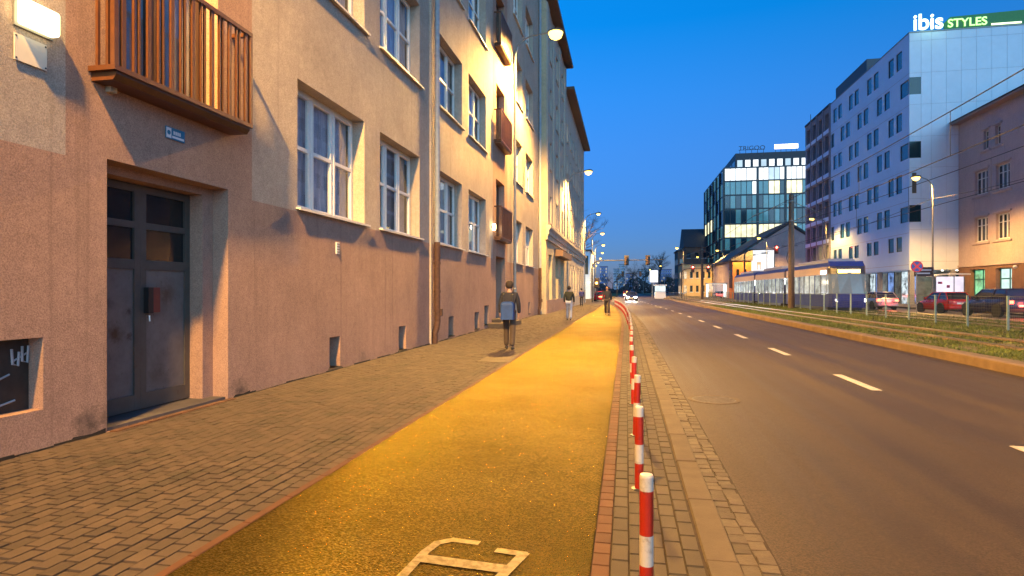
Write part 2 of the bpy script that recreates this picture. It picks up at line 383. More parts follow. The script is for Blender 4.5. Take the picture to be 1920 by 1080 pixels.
# ------------------------------------------------------------------ the setting
def sh(y):
    """the verge and kerb bend gently left far ahead"""
    if y < 22: return 0.0
    if y < 60: return -.00082 * (y - 22) ** 2
    return -.00082 * 38 ** 2 - .062 * (y - 60)
def strip(name, xa, xb, ys, z, m, th=.05, parent=None, kind='structure'):
    """long sheet following the bend; xa / xb are functions or numbers"""
    mb = MB(); fa = xa if callable(xa) else (lambda y: xa); fb = xb if callable(xb) else (lambda y: xb)
    for y0, y1 in zip(ys, ys[1:]):
        mb._a([(fa(y0), y0, z), (fb(y0), y0, z), (fb(y1), y1, z), (fa(y1), y1, z)], [(0, 1, 2, 3)])
    o = obj(name, mb, m, parent)
    if kind: o['kind'] = kind
    return o
YS = [-25, -10, 0, 10, 20] + list(range(24, 64, 4)) + list(range(70, 420, 20))
g = struct('ground', MB().quad((-2500, -600, -.16), (2500, -600, -.16), (2500, 4000, -.16), (-2500, 4000, -.16)), GROUND)
road = strip('road', lambda y: .60 + sh(y), 7.3, YS, -.06, ROAD)
path = strip('cycle_path', -2.38, lambda y: -.19 + sh(y), YS, 0.0, PATH)
side = strip('pavement', -6.6, -2.40, YS, -.012, JOINT)
verge = strip('verge_paving', lambda y: -.205 + sh(y), lambda y: .45 + sh(y), YS, -.014, JOINT)
gutter = strip('gutter', lambda y: .60 + sh(y), lambda y: .85 + sh(y), YS, -.052, JOINT)
far_road = strip('far_road', 17.6, 24.0, [-25, 30, 60, 90, 120, 180, 420], -.05, FARROAD)
far_pave = strip('far_pavement', 24.2, 60, [-25, 60, 120, 420], .06, FARPAVE)
bed = strip('tram_bed', 7.6, 17.3, [-25, 0, 30, 60, 120, 420], .08, SOIL)
def in_frame(x, y, z=0):
    a = math.atan2(VX - 960, FPX); c, s = math.cos(a), math.sin(a)
    xc, yc = x * c + y * s, -x * s + y * c
    if yc < .3: return None
    u, v = 960 + FPX * xc / yc, VY + FPX * (CAMH - z) / yc
    return (yc if -30 < u < 1950 and -30 < v < 1110 else None)
def lay(parent, cells, variants, name, m, cap=300):
    """cells: (x, y, z, sx, sy). The nearest in the picture are objects of their own, the rest one joined part."""
    seen = sorted([(in_frame(c[0], c[1]) or 1e9, i) for i, c in enumerate(cells)])
    near = {i for d, i in seen[:cap] if d < 1e9}
    mb = MB(); k = 0
    for i, (x, y, z, sx, sy) in enumerate(cells):
        if i in near:
            me = variants[k % len(variants)]; k += 1
            o = bpy.data.objects.new(name, me); C.objects.link(o); o.parent = parent
            o.location = (x, y, z); o.rotation_euler = (random.uniform(-.012, .012), random.uniform(-.012, .012), random.uniform(-.012, .012))
            o.scale = (sx, sy, 1)
        else:
            if y < -3: continue
            hx, hy = sx / 2 - .003, sy / 2 - .003; t = random.uniform(-.0022, .0022); t2 = random.uniform(-.0022, .0022)
            st = len(mb.v); mb.cbox(x - hx, x + hx, y - hy, y + hy, z - .02, z, .004)
            for q in range(st + 4, len(mb.v)):
                vx, vy, vz = mb.v[q]; mb.v[q] = (vx, vy, vz + t * (1 if vx > x else -1) + t2 * (1 if vy > y else -1))
    o = obj(name + 's_beyond', mb, m, parent); o['kind'] = 'stuff'
    return o
def piece_variants(m, n, rough, j=.003, bev=.006, depth=.03):
    out = []
    for k in range(n):
        mb = MB(); mb.cbox(-.5, .5, -.5, .5, -depth, 0, .04)
        h = []
        for q, (x, y, z) in enumerate(mb.v):
            b = bev
            if z > -depth / 2:
                z = 0 if z > -.02 else -bev * .9
            mb.v[q] = (x * .955 + random.uniform(-rough, rough), y * .968 + random.uniform(-rough, rough), z + (random.uniform(-rough, rough) * .05))
        me = mb.mesh('paver'); me.materials.append(m); out.append(me)
    return out
cells = []
for c in range(29):
    x = -2.435 - .105 * (c + .5)
    y = -2 + (.082 if c % 2 else 0) + .05 * random.random()
    while y < 62:
        cells.append((x, y, random.uniform(-.003, .003), .105, .165)); y += .165
lay(side, cells, piece_variants(BRICK, 6, .006), 'brick', BRICK)
mb = MB()
for i in range(-4, 130):
    mb.cbox(-2.437, -2.377, i * .5 + .003, i * .5 + .497, -.03, .006, .004)
obj('edging_strip', mb, EDGE, side)
cells = []
for c in range(5):
    x = -.085 + .101 * (c + .5); y = -2 + .1 * (c % 2)
    while y < 62:
        cells.append((x + sh(y), y, random.uniform(-.0015, .0015), .101, .212)); y += .212
lay(verge, cells, piece_variants(BRICKV, 6, .006), 'brick', BRICKV)
cells = [(-.137 + sh(-2 + i * .15), -2 + i * .15, random.uniform(-.001, .002), .104, .15) for i in range(420)]
lay(verge, cells, piece_variants(BRICKR, 5, .008), 'red_brick', BRICKR, 120)
cells = []
for i in range(0, 66):
    y = -2 + i * 1.0; cells.append((.525 + sh(y), y, .002 + random.uniform(-.003, .003), .178, .996))
kv = []
for k in range(3):
    mb = MB().cbox(-.5, .5, -.5, .5, -.12, 0, .05); mb.v = [(x, y * (.997 if abs(y) > .49 else 1.09), (z if z < -.1 else (0 if z > -.02 else -.012))) for x, y, z in mb.v]
    me = mb.mesh('kerb_slab'); me.materials.append(CONC); kv.append(me)
lay(verge, cells, kv, 'kerb_slab', CONC, 70)
cells = []
for c in range(2):
    y = -1.5
    while y < 48:
        ln = random.uniform(.095, .15); cells.append((.675 + .108 * c + sh(y) + random.uniform(-.006, .006), y + ln / 2, -.043 + random.uniform(-.006, .006), .108, ln)); y += ln
lay(gutter, cells, piece_variants(COBBLE, 8, .045, bev=.02, depth=.04), 'sett', COBBLE)
cells = [(-5.345, 5.55 + i * .118, .014, .10, .112) for i in range(17)]
lay(side, cells, piece_variants(BRICKR, 4, .01), 'red_brick', BRICKR, 40)
# lane dashes
dash_me = MB().box(-.075, .075, -.9, .9, -.002, .002).mesh('lane_dash'); dash_me.materials.append(PAINTW)
for i in range(34):
    o = obj('lane_dash', dash_me, None, road); o.location = (3.84 + sh(5.9 + 5.24 * i) * .6, 5.95 + 5.24 * i, -.054)
# worn bicycle marking on the path (lower half runs out of the picture)
mb = MB()
zz = [0.0]
def stroke(pts, w):
    for (x0, y0), (x1, y1) in zip(pts, pts[1:]):
        zz[0] += .0006; q = zz[0]
        d = Vector((x1 - x0, y1 - y0)).normalized(); nn = Vector((-d.y, d.x)) * w / 2; e_ = d * w * .3
        mb._a([(x0 - e_.x + nn.x, y0 - e_.y + nn.y, q), (x1 + e_.x + nn.x, y1 + e_.y + nn.y, q), (x1 + e_.x - nn.x, y1 + e_.y - nn.y, q), (x0 - e_.x - nn.x, y0 - e_.y - nn.y, q)], [(0, 1, 2, 3)])
stroke([(-.87, 3.475), (-1.02, 3.49), (-1.10, 3.43), (-1.13, 3.30), (-1.16, 2.9)], .055)
stroke([(-1.08, 3.21), (-.63, 3.17)], .095)
stroke([(-.72, 3.39), (-.57, 3.37), (-.62, 3.17), (-.70, 2.85)], .06)
for cx, cy in ((-1.16, 2.55), (-.66, 2.5)):
    stroke([(cx + .3 * math.cos(t * .5236), cy + .3 * math.sin(t * .5236)) for t in range(13)], .06)
o = obj('bicycle_marking', mb, PAINTY, path); o.location = (0, 0, .004)
# iron cover in the road
mh = thing('manhole_cover', 'round iron manhole cover sunk in the near traffic lane', 'manhole cover', (1.23, 9.0, -.058))
obj('rim', MB().lathe([(.36, 0), (.36, .006), (.31, .006), (.31, 0)], 32), CONC, mh)
lid = MB().lathe([(.305, 0), (.305, .005)], 32); obj('lid', lid, RUST, mh)
mb = MB()
for i in range(-3, 4):
    w = math.sqrt(.28 ** 2 - (i * .08) ** 2); mb.box(-w, w, i * .08 - .015, i * .08 + .015, .0055, .009)
obj('grip_bars', mb, RUST, mh)
hp = thing('hatch_cover', 'pair of flat concrete hatch slabs set in the brick pavement', 'hatch', (-2.73, 12.75, 0))
obj('slab', MB().cbox(-.36, .34, -.45, .05, -.02, .012, .008), CONC, hp); obj('slab', MB().cbox(-.36, .34, .07, .5, -.02, .012, .008), CONC, hp)
# far kerbs
kerb = thing('tram_kerb', 'long concrete kerb stepping up from the road to the grass', 'kerb')
for i in range(60):
    y = 6 + i * 1.0
    obj('kerb_stone', MB().cbox(7.06, 7.24, y + .004, y + .996, -.1, .135 + random.uniform(-.003, .003), .015), KERBR, kerb)
mbk = MB()
for i in range(60): mbk.cbox(7.06, 7.24, 66 + i * 4, 69.99 + i * 4, -.1, .135, .015)
o = obj('kerb_stones_beyond', mbk, KERBR, kerb); o['kind'] = 'stuff'
mbk = MB()
for i in range(-4, 80): mbk.cbox(7.245, 7.62, i * 2 + .004, i * 2 + 1.996, -.02, .118, .008)
obj('backing_slabs', mbk, CONC, kerb)
k2 = thing('far_road_kerb', 'pale kerb between the far road and the far pavement', 'kerb')
mbk = MB()
for i in range(60): mbk.cbox(24.0, 24.22, i * 4 + .01, i * 4 + 3.99, -.1, .075, .01)
obj('kerb_stones', mbk, CONC, k2)
mbk = MB()
for i in range(60): mbk.cbox(17.3, 17.6, i * 4 + .01, i * 4 + 3.99, -.1, .1, .01)
tag(obj('tram_bed_kerb', mbk, CONC), 'low kerb between the tram grass and the far road', 'kerb')
# tracks
for xs, lab in (((9.2, 10.64), 'tram track in grass nearest the road, two worn rails'), ((14.28, 15.72), 'second tram track beyond the fence, under the tram')):
    t = thing('tram_track', lab, 'track', (xs[0], 0, .08), group='tram tracks')
    for x in xs:
        o = obj('rail', MB().box(x - .035, x + .035, -20, 300, .06, .152), RAILM, t, world=True)
        obj('rail_seat', MB().box(x - .14, x + .14, -20, 300, .05, .118), SOIL if x > 12 else KERBR, t, world=True)
# grass of the tram bed
GRASS = mat('tram_grass', (.085, .11, .02), .8, var=.5, scale=.8, rand=.4)
mb = MB()
def blades(n, x0, x1, y0, y1, h0, h1):
    for _ in range(n):
        y = y0 + (y1 - y0) * random.random() ** 1.6; x = random.uniform(x0, x1)
        if math.sin(x * 3.1 + math.sin(y * .9) * 2) * math.sin(y * 1.3 + x) < random.uniform(-1.1, .5): continue
        h = random.uniform(h0, h1); a = random.uniform(0, 6.28); w = random.uniform(.006, .014) * (1 + y / 22); dx, dy = math.cos(a), math.sin(a)
        lx, ly = random.gauss(0, .05), random.gauss(0, .05)
        o = len(mb.v); mb.v += [(x - dx * w, y - dy * w, .075), (x + dx * w, y + dy * w, .075), (x + lx, y + ly, .08 + h)]
        mb.f.append((o, o + 1, o + 2)); mb.m.append(0)
blades(26000, 7.62, 9.05, 9, 60, .03, .08); blades(15000, 9.36, 10.48, 12, 60, .03, .06)
blades(34000, 10.8, 14.1, 14, 75, .03, .11); blades(8000, 14.5, 17.2, 25, 75, .04, .12)
me = bpy.data.meshes.new('grass'); me.from_pydata(mb.v, [], mb.f); me.materials.append(GRASS)
gr = bpy.data.objects.new('grass', me); C.objects.link(gr); gr['kind'] = 'stuff'; tag(gr, 'patchy green grass growing between the tram rails', 'grass')
# ------------------------------------------------------------------ near tenement on the left
WX = -5.41
tene = thing('tenement_house', 'pink and beige rendered tenement with brown balconies and steel entrance doors', 'building', (WX, 16, 0))
FH = 4.05; SILL = 2.86; WH = 2.20
COLS = [(9.25, 11.88), (12.70, 15.33), (16.92, 19.55), (20.42, 23.05), (28.9, 31.5), (32.6, 35.2)]
BAYS = [(5.0, 8.0), (24.3, 27.4)]
holes = []; wins = []
for ci, (a, b) in enumerate(COLS):
    for k in range(5):
        if k > (1 if ci < 2 else 2 if ci < 4 else 4): continue
        holes.append((a, b, SILL + FH * k, SILL + FH * k + WH, .30)); wins.append((a, b, SILL + FH * k, ci, k))
D1 = (5.48, 7.46, 0.0, 2.90); D2 = (24.9, 26.9, 0.0, 2.97)
holes.append((*D1, .24)); holes.append((*D2, .45))
BD = []   # balcony doors
for k in range(1, 2): BD.append((5.55, 7.25, 3.86, 6.3))
for k in range(4): BD.append((24.95, 26.75, 3.80 + FH * k, 6.25 + FH * k))
for a, b, c, d in BD: holes.append((a, b, c, d, .3))
CELL = [(10.36, 10.79, .05, .63), (13.83, 14.31, .05, .63), (18.0, 18.6, .08, .69), (21.27, 21.95, .09, .71), (22.8, 23.6, .16, .92), (33.5, 34.2, .2, .85)]
for a, b, c, d in CELL: holes.append((a, b, c, d, .28))
NC = (1.2, 4.77, .38, 1.06); holes.append((*NC, .19))
def zone(u, z):
    if any(a < u < b for a, b in BAYS): return 0
    return 0 if z < 2.83 else 1
w = wall(-14, 38.05, -.1, 24, holes, zone, ubreaks=[x for b in BAYS for x in b], zbreaks=[2.83])
obj('wall', mapped(w, 'L', WX), [PINK, BEIGE], tene, world=True)
mb = MB().quad((WX, -14, -.1), (WX - 9, -14, -.1), (WX - 9, -14, 24), (WX, -14, 24)); mb.quad((WX - 9, -14, -.1), (WX - 9, 38, -.1), (WX - 9, 38, 24), (WX - 9, -14, 24))
mb.quad((WX, -14, 24), (WX - 9, -14, 24), (WX - 9, 38, 24), (WX, 38, 24)); mb.quad((WX, 38.04, -.1), (WX - 9, 38.04, -.1), (WX - 9, 38.04, 24), (WX, 38.04, 24))
obj('shell', mb, GREYR, tene, world=True)
obj('eaves', MB().box(WX - 9, WX + .7, -14.2, 38.03, 24.02, 24.4), ROOFD, tene, world=True)
# windows: frame with three casements of two lights, sill, curtain behind
def window_meshes(w, h, cols, rows, bar, face, sillw=.09, split=.52, proud=.05):
    """frame, panes and sill in local facade coordinates (origin = lower left, plane of the glass d=0)"""
    f = MB(); t = .06; dp = .07
    f.box(0, t, -dp, 0, 0, h); f.box(w - t, w, -dp, 0, 0, h); f.box(t, w - t, -dp, 0, 0, t); f.box(t, w - t, -dp, 0, h - t, h)
    panes = []; cw = (w - 2 * t) / cols
    zs = [t, t + (h - 2 * t) * (split if rows == 2 else 1), h - t] if rows == 2 else [t, h - t]
    for c in range(cols):
        a, b = t + c * cw, t + (c + 1) * cw
        if c: f.box(a - .035, a + .035, -dp + .005, .006, t, h - t)
        ai, bi = a + (.035 if c else 0), b - (.035 if c < cols - 1 else 0)
        f.box(ai, ai + bar, -.05, .018, t, h - t); f.box(bi - bar, bi, -.05, .018, t, h - t)   # casement stiles
        f.box(ai + bar, bi - bar, -.05, .016, t, t + bar); f.box(ai + bar, bi - bar, -.05, .016, h - t - bar, h - t)
        if rows == 2: f.box(ai + bar, bi - bar, -.05, .02, zs[1] - bar * .6, zs[1] + bar * .6)
        for r in range(rows):
            z0 = zs[r] + (bar if r == 0 else bar * .6); z1 = zs[r + 1] - (bar if r == rows - 1 else bar * .6)
            panes.append((ai + bar, bi - bar, z0, z1))
    return f, panes
def curtain_mesh(w, h, seed, amp=.025):
    rnd = random.Random(seed); mb = MB(); n = 46; pts = []
    ph = rnd.random() * 6
    for i in range(n + 1):
        x = .07 + (w - .14) * i / n; pts.append((x, -.11 + amp * math.sin(i * 1.15 + ph) + amp * .6 * math.sin(i * .53 + 2 * ph)))
    for (x0, d0), (x1, d1) in zip(pts, pts[1:]): mb.quad((x0, d0, .06), (x1, d1, .06), (x1, d1, h - .08), (x0, d0, h - .08))
    return mb
W0 = COLS[0][1] - COLS[0][0]
f, pn = window_meshes(W0, WH - .03, 3, 2, .055, 'L')
FRAME = mapped(f, 'L').mesh('window'); FRAME.materials.append(WHITEF)
PANES = []
for a, b, c, d in pn:
    me = mapped(MB().box(a, b, -.022, -.014, c, d), 'L').mesh('pane'); me.materials.append(GLASS); PANES.append(me)
CURT = []
for s_ in range(3):
    me = mapped(curtain_mesh(W0, WH, s_), 'L').mesh('curtain', True); me.materials.append([CURTAIN, CURTAIN2, CURTAIN][s_]); CURT.append(me)
sl = MB(); sl.prism([(-.30, .05), (.085, .02), (.085, -.022), (.06, -.022), (.06, -.005), (-.30, -.005)], 'x', -.05, W0 + .14)
SILLM = mapped(sl, 'L').mesh('sill'); SILLM.materials.append(mat('white_sill', (.62, .58, .50), .5, var=.1, scale=8))
def put(name, me, parent, loc):
    o = bpy.data.objects.new(name, me); C.objects.link(o); o.parent = parent; o.location = loc; return o
ROOMB = MB().box(-.9, -.85, -.1, W0 + .1, -.2, WH + .2).mesh('room_back'); ROOMB.materials.append(DARKIN)
for a, b, z, ci, k in wins:
    wo = put('window', FRAME, tene, Vector((WX - .27, a, z + .03)) - tene.location)
    for me in PANES: put('pane', me, wo, (0, 0, 0))
    put('sill', SILLM, wo, (.27, 0, -.02)); put('curtain', CURT[(ci + k * 2) % 3], wo, (-.03, 0, 0))
    put('room_back', ROOMB, wo, (0, 0, 0))
# cellar openings
for a, b, c, d in CELL:
    o = obj('cellar_window', mapped(MB().box(a, b, -.27, -.24, c, d), 'L', WX), mat('cellar_board', (.10, .095, .11), .8, var=.3), tene, world=True)
    s2 = MB().box(a - .04, b + .04, -.2, .015, c - .035, c); obj('ledge', mapped(s2, 'L', WX), CONC, o)
cw = obj('cellar_hatch', mapped(MB().box(NC[0], NC[1], -.19, -.165, NC[2], NC[3]), 'L', WX), mat('dark_hatch', (.03, .024, .018), .6, var=.4, scale=6), tene, world=True)
gm = mat('grey_spray_paint', (.35, .36, .38), .7, var=.15)
mb = MB()
def spray(pts, r=.012):
    mb.tube([(WX - .158, 4.30 + p[0], .40 + p[1]) for p in pts], r, 5)
spray([(.30, .56), (.31, .42), (.36, .40), (.37, .53)]); spray([(.40, .58), (.40, .44), (.45, .42), (.46, .58)]); spray([(.50, .58), (.52, .46)]); spray([(.30, .44), (.46, .52)], .009)
spray([(0, .2), (.12, .27), (.28, .33)], .01); spray([(.02, .05), (.16, .05), (.33, .085)], .01)
obj('graffiti', mb, gm, cw)
# entrance: stepped jambs and two steel leaves
XD = WX - .43
ent = MB()
ent.box(WX - .46, WX - .235, 7.25, 7.8, 0, 2.90); ent.box(WX - .46, WX - .235, 5.0, 5.60, 0, 2.90); ent.box(WX - .46, WX - .235, 5.60, 7.25, 2.80, 3.1)
obj('door_surround', ent, PINK, tene, world=True)
obj('threshold', MB().box(XD - .05, WX - .03, 5.50, 7.44, -.05, .035), mat('dark_step', (.075, .068, .07), .75, var=.2), tene, world=True)
def leaf(name, y0, y1, meet):
    f = MB(); x0, x1 = XD - .05, XD
    zt = 2.79
    s_ = .09
    f.box(x0, x1, y0, y0 + s_, .05, zt); f.box(x0, x1, y1 - s_, y1, .05, zt)
    for a, b in ((.05, .24), (1.76, 1.88), (2.26, 2.34), (2.70, zt)): f.box(x0, x1 - .002, y0 + s_, y1 - s_, a, b)
    o = obj('door', f, GREYD, tene, world=True)
    obj('panel', MB().box(x0, x1 - .022, y0 + s_, y1 - s_, .24, 1.76), GREYP, o)
    obj('pane', MB().box(x0 + .01, x0 + .02, y0 + s_, y1 - s_, 1.88, 2.26), BLACKG, o); obj('pane', MB().box(x0 + .01, x0 + .02, y0 + s_, y1 - s_, 2.34, 2.70), BLACKG, o)
    return o
d1 = leaf('door', 5.60, 6.40, 1); d1['label'] = 'scuffed left leaf with rust blotches'
d2 = leaf('door', 6.402, 7.25, 0)
lk = obj('lock_box', MB().box(XD, XD + .07, 6.45, 6.53, 1.22, 1.54), mat('black_plastic', (.015, .015, .016), .4), d2)
obj('lock_cover', MB().box(XD, XD + .06, 6.53, 6.65, 1.23, 1.54), mat('dull_red_box', (.16, .03, .022), .5, var=.15), d2)
obj('handle', MB().tube([(XD, 6.5, 1.19), (XD + .04, 6.5, 1.19), (XD + .045, 6.5, 1.12)], .011, 6), CHROME, d2)
# second entrance
o = obj('door', MB().box(WX - .5, WX - .44, 24.9, 26.9, 0, 2.97), GREYD, tene, world=True)
for y0 in (25.0, 25.95):
    obj('panel', MB().box(WX - .44, WX - .43, y0, y0 + .85, .2, 1.6), GREYP, o); obj('pane', MB().box(WX - .44, WX - .432, y0, y0 + .85, 1.75, 2.8), BLACKG, o)
# french balconies with alternating flat slats
def balcony(y0, y1, z0, z1, depth, label=None):
    x1 = WX + depth
    b = obj('balcony', MB().prism([(WX - .01, z0 - .10), (WX + depth - .06, z0 - .10), (WX + depth - .02, z0 - .04), (WX + depth - .02, z0), (WX - .01, z0)], 'y', y0 + .04, y1 - .04), BROWNM, tene, world=True)
    fr = MB(); r = .026
    for z in (z0 + .015, z1): fr.box(x1 - .045, x1, y0, y1, z - r, z + r); fr.box(WX, x1 - .046, y0, y0 + .05, z - r, z + r); fr.box(WX, x1 - .046, y1 - .05, y1, z - r, z + r)
    for y in (y0, y1 - .05): fr.box(x1 - .052, x1 - .003, y - .001, y + .051, z0 + .042, z1 - .028)
    obj('rail', fr, BROWNM, b)
    n = int((y1 - y0) / .112); y = y0 + .1
    i = 0
    while y < y1 - .1:
        wd = (.052, .022, .022)[i % 3]
        obj('slat', MB().box(x1 - .04, x1 - .008, y, y + wd, z0 + .042, z1 - .027), BROWNM, b)
        y += wd + (.10, .045, .10)[i % 3]; i += 1
    for yy in (y0 + .01, y1 - .04):
        for q in (.08, .2): obj('slat', MB().box(WX + q, WX + q + .03, yy, yy + .03, z0 + .042, z1 - .027), BROWNM, b)
balcony(5.25, 7.55, 3.76, 5.04, .32)
for k in range(4): balcony(24.55, 26.95, 3.72 + FH * k, 5.02 + FH * k, .32)
for a, b, c, d in BD:
    f, pn = window_meshes(b - a, d - c, 2, 1, .05, 'L')
    o = obj('balcony_door', mapped(f, 'L'), mat('dark_brown_frame', (.09, .05, .03), .5), tene); o.location = Vector((WX - .27, a, c)) - tene.location
    for p in pn: obj('pane', mapped(MB().box(p[0], p[1], -.022, -.014, p[2], p[3]), 'L'), GLASS, o)
    obj('curtain', mapped(curtain_mesh(b - a, d - c, 4, .03), 'L'), CURTAIN2, o)
# rainwater pipes
def downpipe(y, zjoint, x=WX + .13):
    p = obj('downpipe', MB().tube([(x, y, zjoint), (x, y, 23.8)], .075, 12), GREYW, tene, world=True, smooth=False)
    for z in [zjoint + 1.2 + 2.05 * i for i in range(9)]: obj('pipe_clip', MB().lathe([(.088, z), (.088, z + .05)], 12, (x, y, 0)), GREYW, p)
    c = obj('cast_pipe', MB().tube([(x, y, .9), (x, y, zjoint + .02)], .088, 12), CASTP, tene, world=True)
    obj('pipe_foot', MB().tube([(x, y + .02, .92), (x, y + .04, .62), (x - .02, y - .0, .42), (x - .05, y - .05, .3), (x - .05, y - .05, -.03)], .085, 10), CASTP, c)
    for z in (2.25, 1.45): obj('pipe_clip', MB().lathe([(.102, z), (.102, z + .06)], 12, (x, y, 0)), CASTP, c)
    obj('cleaning_cap', MB().box(x + .05, x + .13, y + .02, y + .12, .78, .98), CASTP, c)
downpipe(16.45, 2.86); downpipe(37.35, 2.9)
obj('cable_duct', MB().box(WX, WX + .05, 16.15, 16.2, 0, 23), BEIGE, tene, world=True)
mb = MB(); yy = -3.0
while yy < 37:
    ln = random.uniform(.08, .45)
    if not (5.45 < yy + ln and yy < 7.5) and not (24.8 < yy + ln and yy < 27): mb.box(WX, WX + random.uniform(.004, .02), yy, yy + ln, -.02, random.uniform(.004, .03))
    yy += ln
bj = obj('base_joint', mb, mat('dark_joint', (.02, .015, .012), .95), tene, world=True); bj['kind'] = 'stuff'  # raised dark strips draw the gap along the foot of the wall
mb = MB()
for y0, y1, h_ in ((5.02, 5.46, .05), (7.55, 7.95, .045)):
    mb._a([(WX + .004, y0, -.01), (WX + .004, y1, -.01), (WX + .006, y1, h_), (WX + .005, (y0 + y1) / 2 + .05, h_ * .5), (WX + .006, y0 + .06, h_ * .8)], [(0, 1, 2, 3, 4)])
obj('broken_edge', mb, MATS['dark_joint'], tene, world=True)
# things on the wall
nl = thing('number_lamp', 'lit white house number lamp box high on the wall', 'wall lamp', (WX, 4.67, 3.9))
lb = MB(); lb.box(.02, .13, -.18, .17, 0, .235)
obj('lens', lb, glow('warm_box_light', (1.0, .82, .46), 2.2), nl, bevel=.03); obj('back_plate', MB().box(0, .02, -.19, .18, -.01, .245), STEEL, nl)
sp = thing('wall_plate', 'blank cream metal plate screwed below the house number lamp', 'plate', (WX, 4.635, 3.58))
obj('plate', MB().box(.012, .02, -.155, .155, 0, .24), mat('cream_plate', (.72, .66, .52), .5, var=.05), sp)
for y, z in ((-.14, .02), (.14, .02), (-.14, .22), (.14, .22)): obj('screw', MB().lathe([(.008, .0), (.008, .026)], 8, (0, y, z), 'x'), DARKST, sp)
ss = thing('blue_plaque', 'small blue and white wall plaque above the entrance door', 'sign', (WX, 6.45, 3.33))
obj('plate', MB().box(.008, .018, -.155, .155, 0, .14), mat('blue_enamel', (.02, .17, .30), .35, var=.05), ss)
wpm = mat('white_print', (.7, .72, .74), .5, var=.03)
obj('emblem_field', MB().box(.018, .0195, -.15, -.07, .01, .13), wpm, ss); obj('emblem', MB().lathe([(.028, .0195), (.028, .0212)], 10, (0, -.11, .072), 'x'), MATS['blue_enamel'], ss)
mb = MB()
for i in range(4): mb.box(.018, .0195, -.035 + i * .032, -.012 + i * .032, .062, .105)
mb.box(.018, .0195, -.055, .14, .018, .044); obj('print', mb, wpm, ss)
cj = thing('cable_box', 'small cream junction box under the near balcony', 'junction box', (WX, 5.5, 3.6)); obj('box', MB().box(0, .07, -.045, .045, 0, .1), mat('cream_plastic', (.5, .42, .3), .5), cj, bevel=.01); obj('cable', MB().tube([(.03, 0, .1), (.03, .01, .2)], .01, 6), DARKST, cj)
vb = thing('vent_grille', 'little pale louvre plate below the first window', 'vent', (WX, 10.66, 2.2)); obj('frame', MB().box(0, .02, -.06, .06, 0, .22), WHITEF, vb)
for i in range(4): obj('louvre', MB().box(.02, .028, -.045, .045, .02 + i * .05, .05 + i * .05), mat('vent_shade', (.3, .28, .25), .7), vb)
wl2 = thing('wall_lamp', 'small lit lamp on the wall left of the farther balcony', 'wall lamp', (WX, 24.05, 4.1))
obj('lens', MB().lathe([(.03, -.14), (.07, -.1), (.07, .1), (.03, .14)], 10, (.11, 0, 0)), glow('warm_wall_light', (1, .8, .45), 8), wl2, smooth=True); obj('bracket', MB().box(0, .06, -.04, .04, -.05, .05), DARKST, wl2)
L = bpy.data.lights.new('wall_lamp_light', 'POINT'); L.energy = 6; L.color = (1, .72, .38); L.shadow_soft_size = .08
lo = bpy.data.objects.new('wall_lamp_light', L); C.objects.link(lo); lo.parent = wl2; lo.location = (.25, 0, 0)
ds = thing('door_step', 'grey stone block step before the farther entrance door', 'step', (WX, 25.3, 0)); obj('step_slab', MB().cbox(.005, .75, -1.9, 1.6, -.02, .2, .02), CONC, ds); obj('upper_step', MB().cbox(.005, .4, -1.2, 1.2, .2, .34, .02), CONC, ds)

# ------------------------------------------------------------------ second and third houses on the left
X2 = -5.0
def row_house(name, label, y0, y1, ztop, cols, rows, wz, ww, m, lowm, eave, group, lit=()):
    t = thing(name, label, 'building', (X2, (y0 + y1) / 2, 0))
    hs = [(c, c + ww, r, r + wz, .22) for c in cols for r in rows]
    shop = [(c - .15, c + ww + .15, .9, 3.9, .3) for c in cols]
    obj('wall', mapped(wall(y0, y1, -.1, ztop, hs + shop, lambda u, z: 1 if z < 4.8 else 0, zbreaks=[4.8]), 'L', X2), [m, lowm], t, world=True)
    mb = MB().quad((X2, y0, -.1), (X2 - 9, y0, -.1), (X2 - 9, y0, ztop), (X2, y0, ztop)); mb.quad((X2, y1, -.1), (X2 - 9, y1, -.1), (X2 - 9, y1, ztop), (X2, y1, ztop)); mb.quad((X2 - 9, y0, -.1), (X2 - 9, y1, -.1), (X2 - 9, y1, ztop), (X2 - 9, y0, ztop))
    obj('side_wall', mb, [m], t, world=True)
    obj('cornice', MB().prism([(X2, 4.75), (X2 + .12, 4.75), (X2 + .12, 5.05), (X2 + .2, 5.1), (X2 + .2, 5.3), (X2 + .32, 5.5), (X2 + .32, 5.65), (X2, 5.72)], 'y', y0 - .2, y1), CREAM2, t, world=True)
    r_ = obj('roof', MB().box(X2 - 9, X2 + eave, y0 - .15, y1 + .1, ztop, ztop + .24), mat('brown_eaves', (.09, .055, .035), .7, var=.2), t, world=True)
    wm = mapped(window_meshes(ww, wz, 1, 2, .05, 'L')[0], 'L').mesh('window'); wm.materials.append(WHITEF)
    for (a, b, c, d, dep) in hs:
        o = put('window', wm, t, Vector((X2 - .2, a, c)) - t.location)
        L_ = (round(a, 1), round(c, 1)) in lit
        obj('pane', mapped(MB().box(.06, ww - .06, -.03, -.02, .06, wz - .06), 'L'), MATS['lit_flat'] if L_ else SKYGLASS, o)
        obj('sill', mapped(MB().box(-.08, ww + .08, -.02, .27, -.07, -.01), 'L'), CREAM2, o)
    for (a, b, c, d, dep) in shop:
        o = obj('shop_window', mapped(MB().box(a, b, -.3, -.26, c, d), 'L', X2), BLACKG, t, world=True)
        obj('frame', mapped(MB().box(a, a + .08, -.26, -.2, c, d).box(b - .08, b, -.26, -.2, c, d).box(a + .08, b - .08, -.26, -.2, d - .5, d - .42), 'L', X2), DARKST, o)
    return t
litroom('lit_flat', (1, .8, .42), .6)
